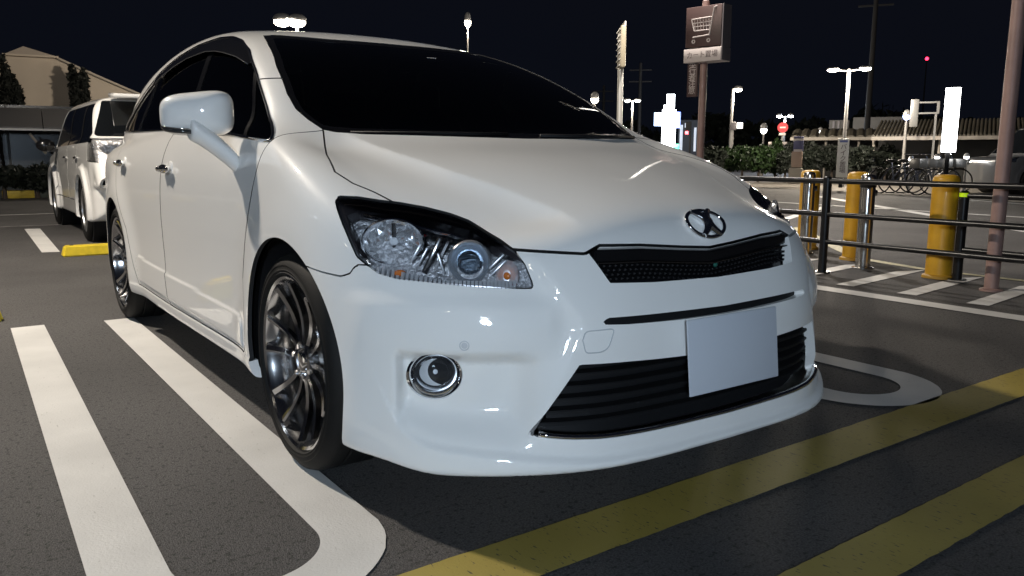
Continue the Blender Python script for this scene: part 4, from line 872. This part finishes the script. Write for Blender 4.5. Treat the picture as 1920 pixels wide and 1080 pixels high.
# lit pylon
def face_obj(name, px, D, label, cat, rot=0): p = at(px, 290, D); return empty(name, (p.x, p.y, 0), -azim(px)+R(rot), label=label, cat=cat)
def rect(o, name, px0, px1, py0, py1, px, D, dep, m, bev=.02):
    s = D/FPX*math.sqrt(1+((px-960)/FPX)**2)**2*math.cos(math.atan((px-960)/FPX)); z0, z1 = at(px, py1, D).z, at(px, py0, D).z
    return MB().box((((px0+px1)/2-px)*s, 0, (z0+z1)/2), ((px1-px0)*s, dep, z1-z0), bev=bev).build(name, m, o)
py_ = face_obj('pylon_sign', 1250, 55, 'overexposed white pylon sign glowing with a blue panel', 'sign')
rect(py_, 'lit_tower', 1240, 1264, 206, 284, 1250, 55, .5, emis('pylon_white', (.90, .96, 1), 9)); rect(py_, 'lit_top', 1247, 1261, 177, 205, 1250, 55, .42, emis('pylon_white_top', (.92, .97, 1), 9)); rect(py_, 'lit_step', 1242, 1246.4, 197, 205.5, 1250, 55, .4, emis('pylon_white_step', (.92, .97, 1), 5))
rect(py_, 'lit_board', 1226, 1239, 211, 236, 1250, 55, .2, emis('pylon_blue_white', (.45, .65, 1), 4)); rect(py_, 'lit_board', 1265, 1272, 210, 240, 1250, 55, .2, emis('pylon_blue', (.10, .2, 1), 3)); rect(py_, 'footing', 1240, 1264, 284.5, 318, 1250, 55, .5, MATTEB)
sgl = face_obj('traffic_signal', 1287, 50, 'traffic signal with red light left of the sign pole', 'traffic light'); rect(sgl, 'post', 1291, 1294, 245, 316, 1287, 50, .1, MATTEB); rect(sgl, 'signal_box', 1284, 1294, 228, 244.5, 1287, 50, .2, MATTEB); rect(sgl, 'red_light', 1283.5, 1289, 246, 252, 1287, 50, .12, emis('signal_red', (1, .03, .06), 6))
sg2 = face_obj('traffic_signal', 1268, 46, 'traffic signal with green light beside the glowing pylon', 'traffic light'); rect(sg2, 'post', 1266, 1268, 280, 320, 1268, 46, .1, MATTEB); rect(sg2, 'green_light', 1262, 1272, 270, 279.5, 1268, 46, .12, emis('signal_green', (.0, .9, .55), 4))
sf = face_obj('shop_front', 1292, 60, 'faint lit shop front right of the glowing pylon', 'building'); rect(sf, 'wall', 1272, 1312, 226, 312, 1292, 60, 2, mat('dark_wall', (.03, .035, .045), .7)); 
for a, b, c, d in ((1275, 1280, 235, 282), (1283, 1287, 232, 240), (1299, 1303, 240, 284)): q = rect(sf, 'lit_window', a, b, c, d, 1292, 60, 2.06, emis('shop_window_glow', (.45, .6, .9), .35), 0)
# lamp-post box, no-entry sign, board frame, info tower, bus-stop sign
bx_ = face_obj('direction_board', 1380, 33.5, 'small pale box and lit wedge on the single-armed lamp post', 'sign'); rect(bx_, 'box', 1369, 1378, 229, 244, 1380, 33.5, .2, SIDEG); rect(bx_, 'lit_wedge', 1379, 1389, 230, 241, 1380, 33.5, .12, emis('wedge_glow', (1, .95, .85), 2.5)); rect(bx_, 'bracket', 1372, 1374.5, 244.5, 324, 1380, 33.5, .08, LAMPM)
ne = face_obj('no_entry_sign', 1465, 36, 'red round no-entry sign with white bar and small plate', 'sign'); zc_ = at(1465, 239, 36).z
MB().tube((0, .05, 0), (0, .05, zc_+.2), .03, n=10).build('post', LAMPM, ne)
MB().tube((0, 0, zc_), (0, -.03, zc_), .21, n=32).build('red_disc', mat('sign_red', (.55, .02, .03), .4), ne); rect(ne, 'white_bar', 1460.5, 1469.5, 237.6, 240.4, 1465, 36, .08, SGNW, 0); rect(ne, 'small_plate', 1459.5, 1470, 249, 254, 1465, 36, .04, SGNW)
fr_ = face_obj('board_frame', 1457, 34, 'low pale board on two legs in front of the hedge', 'sign'); rect(fr_, 'board', 1442, 1472, 266, 272, 1457, 34, .08, SGNW); rect(fr_, 'leg', 1442, 1445, 272.5, 318, 1457, 34, .08, SIDEG); rect(fr_, 'leg', 1470, 1473, 272.5, 318, 1457, 34, .08, SIDEG)
it = face_obj('info_tower', 1495, 26, 'upright info board, bluish top and pale brown lower half', 'sign'); rect(it, 'lower_panel', 1486, 1503, 284, 314, 1495, 26, .25, mat('info_tan', (.42, .30, .23), .5)); rect(it, 'upper_panel', 1488, 1503.5, 256, 283.6, 1495, 26, .22, mat('info_blue', (.10, .10, .20), .5)); rect(it, 'stripe', 1488, 1503.3, 260, 264, 1495, 26, .25, SGNW, 0); rect(it, 'stripe', 1489, 1502, 280, 284.5, 1495, 26, .27, SGNW, 0); rect(it, 'base', 1483, 1505, 315, 345, 1495, 26, .4, mat('plinth', (.4, .36, .3), .7))
bs_ = face_obj('parking_sign', 1581, 24, 'tall white board with dark Japanese letters in front of the shelter', 'sign'); rect(bs_, 'board', 1572, 1589, 260, 333, 1581, 24, .06, mat('white_board', (.62, .60, .56), .5)); rect(bs_, 'foot', 1577, 1583, 333.2, 352, 1581, 24, .05, MATTEB); rect(bs_, 'head_stripe', 1575, 1586.5, 263, 267, 1581, 24, .07, mat('stripe_blue', (.1, .12, .3), .5), 0)
for k, c in enumerate('バイク置場'): text('lettering', c, .17, INK, bs_, (0, -.034, at(1581, 276+11*k, 24).z))
# panel frame and glowing panel
fp = face_obj('panel_frame', 1720, 29, 'white panel on a ladder-like steel frame left of the glowing strip', 'sign'); WST = mat('pale_steel', (.22, .22, .22), .4, .4)
rect(fp, 'panel', 1706, 1717, 186, 238, 1720, 29, .1, WST)
for a, b, c, d in ((1717.2, 1744, 191, 194), (1717.2, 1744, 211, 214), (1740.5, 1744, 194.2, 210.8), (1738.5, 1741.5, 214.2, 341)): rect(fp, 'frame_bar', a, b, c, d, 1720, 29, .08, WST, 0)
ps = at(1778, 290, 22); lp_ = empty('light_panel', (ps.x, ps.y, 0), -azim(1778), label='tall glowing white strip sign standing on a dark post', cat='sign'); lp_.rotation_euler = (0, R(3.2)*0, -azim(1778))
rect(lp_, 'lit_face', 1768, 1787, 165, 285, 1778, 22, .2, emis('strip_sign_white', (1, 1, .98), 12), .01); rect(lp_, 'post', 1774, 1780, 285.3, 356, 1778, 22, .1, MATTEB)
bcn = at(1738, 110, 90); 
tw_ = empty('beacon_mast', (bcn.x, bcn.y, 0), label='faint far mast with a tiny red warning light', cat='mast'); MB().tube((0, 0, 0), (0, 0, bcn.z-.2), .10, .05, 8).build('mast', mat('far_mast_dark', (.006, .006, .007), .8), tw_); MB().sphere((0, 0, bcn.z), .32, 10).build('red_light', emis('beacon_red', (1, .02, .06), 8), tw_)
# utility poles
for px, pt, D, lab in ((1622, -40, 45, 'dark tall utility pole behind the twin lamp'), (1197, 118, 60, 'thin dark utility pole beside the tall sign mast'), (1130, 160, 70, 'faint utility pole nearest the windscreen pillar')):
    b = at(px, 290, D); h_ = at(px, pt, D).z; u = empty('utility_pole', (b.x, b.y, 0), -azim(px), label=lab, cat='pole', group='utility poles'); UPM = mat('utility_pole_grey', (.016, .016, .018), .8)
    MB().tube((0, 0, 0), (0, 0, h_), .16, .10, 12).build('shaft', UPM, u)
    for k in range(2): MB().box((0, 0, h_-.5-.8*k), (1.6, .08, .08)).build('cross_arm', UPM, u)

# ================================================================== shelters and buildings on the right
ROOFM = mat('shelter_roof_beige', (.085, .075, .056), .55, noise=(2, .15, 3)); CONC = mat('pale_concrete', (.36, .33, .29), .7, noise=(1.5, .12, 4)); DARKW = mat('dark_cladding', (.025, .025, .025), .7)
def shelter(name, label, pxa, pxb, D, ztop, zlow, dep, n, post_px):
    a = at((pxa+pxb)/2, 290, D); az = azim((pxa+pxb)/2); o = empty(name, (a.x, a.y, 0), -az, label=label, cat='shelter'); s = D/FPX*1.12; w = (pxb-pxa)*s
    for k in range(n):
        x = -w/2+w*(k+.5)/n; mb = MB(); ww = w/n*.5-.006
        v = [(x-ww, 0, zlow), (x+ww, 0, zlow), (x+ww, dep, ztop), (x-ww, dep, ztop), (x-ww*.4, 0, zlow+.07), (x+ww*.4, 0, zlow+.07), (x+ww*.4, dep, ztop+.07), (x-ww*.4, dep, ztop+.07)]; b = [mb.bm.verts.new(p) for p in v]
        for f_ in ((0, 1, 5, 4), (1, 2, 6, 5), (2, 3, 7, 6), (3, 0, 4, 7), (4, 5, 6, 7), (3, 2, 1, 0)): mb.bm.faces.new([b[i] for i in f_])
        mb.build('roof_sheet', ROOFM, o, smooth=False)
    MB().box((0, -.03, zlow-.06), (w, .05, .12)).build('gutter', CONC, o)
    for px in post_px: MB().tube(((px-(pxa+pxb)/2)*s, .4, 0), ((px-(pxa+pxb)/2)*s, .4, zlow), .05, n=10).build('post', CONC, o)
    MB().box((0, dep-.1, zlow/2), (w, .08, zlow)).build('back_wall', DARKW, o)
    return o
shelter('shelter', 'long shelter with a ribbed beige roof behind the silver minivan', 1688, 1960, 31, 2.22, 1.62, 2.5, 52, (1690, 1780, 1870))
shelter('shelter', 'darker flat-roofed shelter behind the white Japanese sign', 1508, 1696, 36, 2.05, 1.72, 1.6, 14, (1520, 1560, 1607, 1684))
hb = face_obj('far_building', 1635, 60, 'low pale building with a slanting roofline above the shelters', 'building'); rect(hb, 'wall', 1606, 1690, 222, 244, 1635, 60, 4, CONC); rect(hb, 'wall_wing', 1572, 1600, 226, 242, 1635, 60, 3, CONC)
for a in (1577, 1584, 1592): rect(hb, 'pilaster', a, a+3, 228, 241, 1635, 60, 3.2, SGNW, 0)
for k in range(3): rect(face_obj('lit_opening', 1590+10*k, 41, ('leftmost', 'middle', 'rightmost')[k]+' of three pale lit doorways under the flat shelter', 'doorway'), 'lit_panel', 1587+10*k, 1592+10*k, 262, 283, 1590+10*k, 41, .1, emis('doorway_glow%d' % k, (.7, .8, 1), .45), 0)
# ---- far dark backdrop of trees and terrain
kb = marking('far_kerb', [(p.x, p.y) for p in (at(1320, 290, 33), at(1600, 290, 27), at(1600, 290, 27.5), at(1320, 290, 33.5))], CONC, .006)
def leaves(n, c, r, size, seed, flat=.0):
    g = np.random.default_rng(seed); u = g.normal(size=(n, 3)); u /= np.linalg.norm(u, axis=1)[:, None]; rad = g.uniform(.45, 1.0, n)**.5
    lob = 1+.18*np.sin(u[:, 0]*5+seed)+.15*np.sin(u[:, 2]*6+seed*2)
    p = np.array(c)+u*rad[:, None]*lob[:, None]*np.array(r); a = g.normal(size=(n, 3)); a /= np.linalg.norm(a, axis=1)[:, None]; b = np.cross(a, g.normal(size=(n, 3))); b /= np.linalg.norm(b, axis=1)[:, None]
    s = size*g.uniform(.6, 1.3, n)[:, None]; q = np.stack([p-a*s, p+b*s*.5, p+a*s, p-b*s*.5], 1); return q
LEAF = mat('hedge_leaf_green', (.017, .038, .009), .55, noise=(3, .5, 3)); DLEAF = mat('dark_leaf', (.009, .014, .008), .7, noise=(2, .4, 3)); TRUNK = mat('bark', (.06, .045, .035), .8)
def bush(px, py0, py1, wpx, D, label, m=LEAF, n=1100, size=.10, name='bush', grp='bushes by the lot', seed=1):
    b = at(px, 290, D); z0, z1 = max(.0, at(px, py1, D).z), at(px, py0, D).z; w = wpx*D/FPX/2*1.1
    o = empty(name, (b.x, b.y, 0), label=label, cat='bush' if name == 'bush' else 'tree', group=grp); h_ = z1-z0
    q = leaves(n, (0, 0, z0+h_*.52), (w, w*.8, h_*.52), size, seed); me = bpy.data.meshes.new('foliage'); me.from_pydata(q.reshape(-1, 3).tolist(), [], np.arange(n*4).reshape(-1, 4).tolist()); link('foliage', me, m, o)
    MB().tube((0, 0, 0), (0, 0, z0+h_*.5), .05*max(1, h_/2), .02, 8).build('trunk' if name != 'bush' else 'stem', TRUNK, o)
    return o
bs_lab = ['dark bush right of the cart sign pole', 'light green rounded bush left in the hedge row', 'bright green bush under the single-armed lamp', 'lit green bush left of the low board', 'deep green bush behind the low board', 'dark green bush right of the low board', 'dark bush left of the info board', 'dim bush right of the info board', 'dim bush under the flat shelter, left', 'dim bush under the flat shelter, right', 'dim bush left of the panel frame post']
for k, (px, w, y0) in enumerate(((1338, 42, 275), (1365, 36, 280), (1393, 40, 276), (1424, 42, 272), (1455, 44, 270), (1486, 36, 274), (1474, 30, 284), (1522, 40, 270), (1562, 44, 276), (1612, 46, 274), (1662, 50, 276))):
    bush(px, y0, 322, w, 31+1.3*(k % 3), bs_lab[k], LEAF if k in (1, 2, 3, 4) else DLEAF, seed=k+3)
for k, (px, y0, w) in enumerate(((1090, 215, 120), (1190, 235, 110), (1330, 222, 100), (1420, 232, 110), (1510, 226, 110), (1640, 215, 120), (1760, 224, 120), (1880, 222, 130))):
    bush(px, y0, 312, w, 80, ('first', 'second', 'third', 'fourth', 'fifth', 'sixth', 'seventh', 'eighth')[k]+' from the left of the dark far trees on the right', DLEAF, 900, .5, 'far_tree', 'dark trees along the horizon', seed=k+40)
# ---- bicycles
def bicycle():
    o = empty('bicycle', (0, 0, 0)); 
    for y in (-.52, .52):
        w = MB().lathe([(.31+.018*math.cos(t), .018*math.sin(t)) for t in np.linspace(0, 2*math.pi, 7)[:-1]], 28, Matrix.Translation((0, y, .33)) @ Matrix.Rotation(math.pi/2, 4, 'Y'), closed=True).build('wheel', RUBBER, o)
        MB().tube((-.03, y, .33), (.03, y, .33), .02, n=8).build('hub', CHROME, w)
    f_ = MB(); 
    for a, b in (((0, .52, .33), (0, .12, .30)), ((0, .12, .30), (0, -.36, .72)), ((0, .12, .30), (0, .22, .80)), ((0, .22, .70), (0, .52, .33)), ((0, -.52, .33), (0, -.33, .95)), ((0, -.35, .82), (0, .2, .66))): f_.tube(a, b, .018, n=8)
    f_.build('frame', mat('bike_frame_dark', (.05, .06, .09), .35, .3), o); MB().tube((-.27, -.30, 1.0), (.27, -.30, 1.0), .014, n=8).build('handlebar', CHROME, o); MB().sphere((0, .23, .84), (.17, .27, .08), 12).build('saddle', MATTEB, o); MB().box((0, -.52, .78), (.34, .28, .22), bev=.02).build('basket', mat('wire_grey', (.25, .25, .25), .4, .8), o)
    return o
b0 = bicycle()
for k, (px, lab) in enumerate(((1688, 'leftmost bicycle parked under the panel frame'), (1712, 'second bicycle from the left in the parked row'), (1736, 'third bicycle from the left in the parked row'), (1757, 'rightmost bicycle of the parked row'))):
    o = b0 if k == 0 else copy_tree(b0); p = at(px, 290, 22.5+.3*k); o.location = (p.x, p.y, 0); o.rotation_euler = (0, 0, -azim(px)+R(55+12*k)); tag(o, lab, 'bicycle', 'bicycles parked in a row')
pv = marking('pavement', [(p.x, p.y) for p in (at(1400, 290, 26.5), at(1950, 290, 19.6), at(1950, 290, 30), at(1400, 290, 40))], mat('pavement_grey', (.13, .117, .10), .8, noise=(1.2, .2, 5)), .010)

# ================================================================== left: house with gable, canopy, kerb
PLAS = mat('cream_plaster', (.50, .43, .35), .8, noise=(.8, .08, 5))
gb = at(85, 290, 34); gab = empty('gable_house', (gb.x, gb.y, 0), -azim(85), label='cream gabled house with stepped peak behind the canopy on the left', cat='house'); gs = 34/FPX*1.31; gz = lambda py: at(85, py, 34).z
def gpoly(name, pts, y0, y1, m):
    mb = MB(); lo_ = [mb.bm.verts.new(((x-85)*gs, y0, gz(y))) for x, y in pts]; hi_ = [mb.bm.verts.new(((x-85)*gs, y1, gz(y))) for x, y in pts]; n = len(pts)
    mb.bm.faces.new(lo_); mb.bm.faces.new(hi_[::-1])
    for i in range(n): mb.bm.faces.new((lo_[i], lo_[(i+1) % n], hi_[(i+1) % n], hi_[i]))
    return mb.build(name, m, gab, smooth=False)
gpoly('gable_wall', [(-60, 330), (-60, 200), (0, 152), (34, 126), (52, 108), (107, 108), (146, 136), (222, 190), (240, 330)], 0, 5, PLAS)
gpoly('peak', [(52, 106), (72, 90), (107, 106)], -.15, 4.8, mat('peak_render', (.36, .31, .26), .8)); gpoly('peak_band', [(50, 109), (50, 105.5), (108, 105.5), (108, 109)], -.3, 5, PLAS)
gpoly('roof_edge', [(107, 106), (146, 134), (224, 188), (224, 192), (146, 138.5), (107, 110)], -.12, 5.1, mat('roof_trim', (.42, .37, .31), .8))
for k, (px, w, y0) in enumerate(((28, 22, 122), (158, 24, 140))):
    bush(px, y0, 300, w+5, 33.4, ('dark columnar tree left of the gable peak', 'dark columnar tree right of the gable peak')[k], mat('cypress_leaf', (.004, .006, .004), .8), 3000, .11, 'cypress_tree', 'columnar trees at the gable house', seed=60+k)
cn = at(90, 290, 25); cano = empty('canopy', (cn.x, cn.y, 0), -azim(90), label='long grey canopy in front of the gabled house', cat='canopy'); cz = lambda py: at(90, py, 25).z; cs_ = 25/FPX*1.3
GREYR = mat('canopy_grey', (.12, .12, .125), .5, .3)
for k in range(9):
    x0 = (-160+62*k-90)*cs_; mb = MB(); v = [(x0, 0, cz(243)), (x0+61*cs_, 0, cz(243)), (x0+61*cs_, 3.4, cz(196)), (x0, 3.4, cz(196))]; b = [mb.bm.verts.new(p) for p in v]+[mb.bm.verts.new((p[0], p[1], p[2]+.06)) for p in v]
    for f_ in ((0, 1, 5, 4), (1, 2, 6, 5), (2, 3, 7, 6), (3, 0, 4, 7), (4, 5, 6, 7), (3, 2, 1, 0)): mb.bm.faces.new([b[i] for i in f_])
    mb.build('roof_sheet', GREYR, cano, smooth=False)
MB().box((0, -.02, cz(243.5)), (560*cs_, .05, .05)).build('gutter', mat('gutter_pale', (.4, .4, .4), .4, .3), cano)
for px in (-80, 30, 112, 200, 300): MB().tube(((px-90)*cs_, .2, 0), ((px-90)*cs_, .2, cz(243)), .05, n=10).build('post', GREYR, cano)
for px in (0, 72): MB().tube(((px-90)*cs_, .5, cz(250)), ((px+16-90)*cs_, .5, cz(288)), .035, n=8).build('strut', mat('strut_pale', (.5, .46, .4), .5), cano)
sw_ = at(90, 290, 29); sh = empty('dark_shop_wall', (sw_.x, sw_.y, 0), -azim(90), label='dark glazed wall in the shade under the left canopy', cat='wall'); MB().box((0, 0, 1.2), (30, .3, 2.4)).build('wall', mat('dark_shop_glass', (.008, .008, .009), .25), sh)
for k in range(8): MB().box((-7+2*k, -.18, 1.2), (.07, .06, 2.4)).build('mullion', mat('mullion_grey', (.06, .06, .06), .4, .5), sh)
for k in range(5): bush(-60+62*k, 312, 352, 66, 20.5, ('first', 'second', 'third', 'fourth', 'fifth')[k]+' low dark shrub from the left behind the striped kerb', DLEAF, 700, .08, 'bush', 'low shrubs behind the striped kerb', seed=80+k)
kr = empty('striped_kerb', (0, 18.3, 0), label='concrete kerb with yellow and dark painted blocks at the far left', cat='kerb'); KY = mat('kerb_yellow', (.45, .33, .03), .6, noise=(5, .25, 4)); KD = mat('kerb_dark', (.05, .06, .05), .7)
for k in range(30): MB().box((-9+.62*k, 0, .085), (.60, .18, .17), bev=.015).build('kerb_block', KY if k % 2 == 0 else KD, kr)
MB().box((0, .25, .235), (19, .34, .12), bev=.01).build('coping', mat('kerb_coping', (.5, .48, .44), .7), kr)
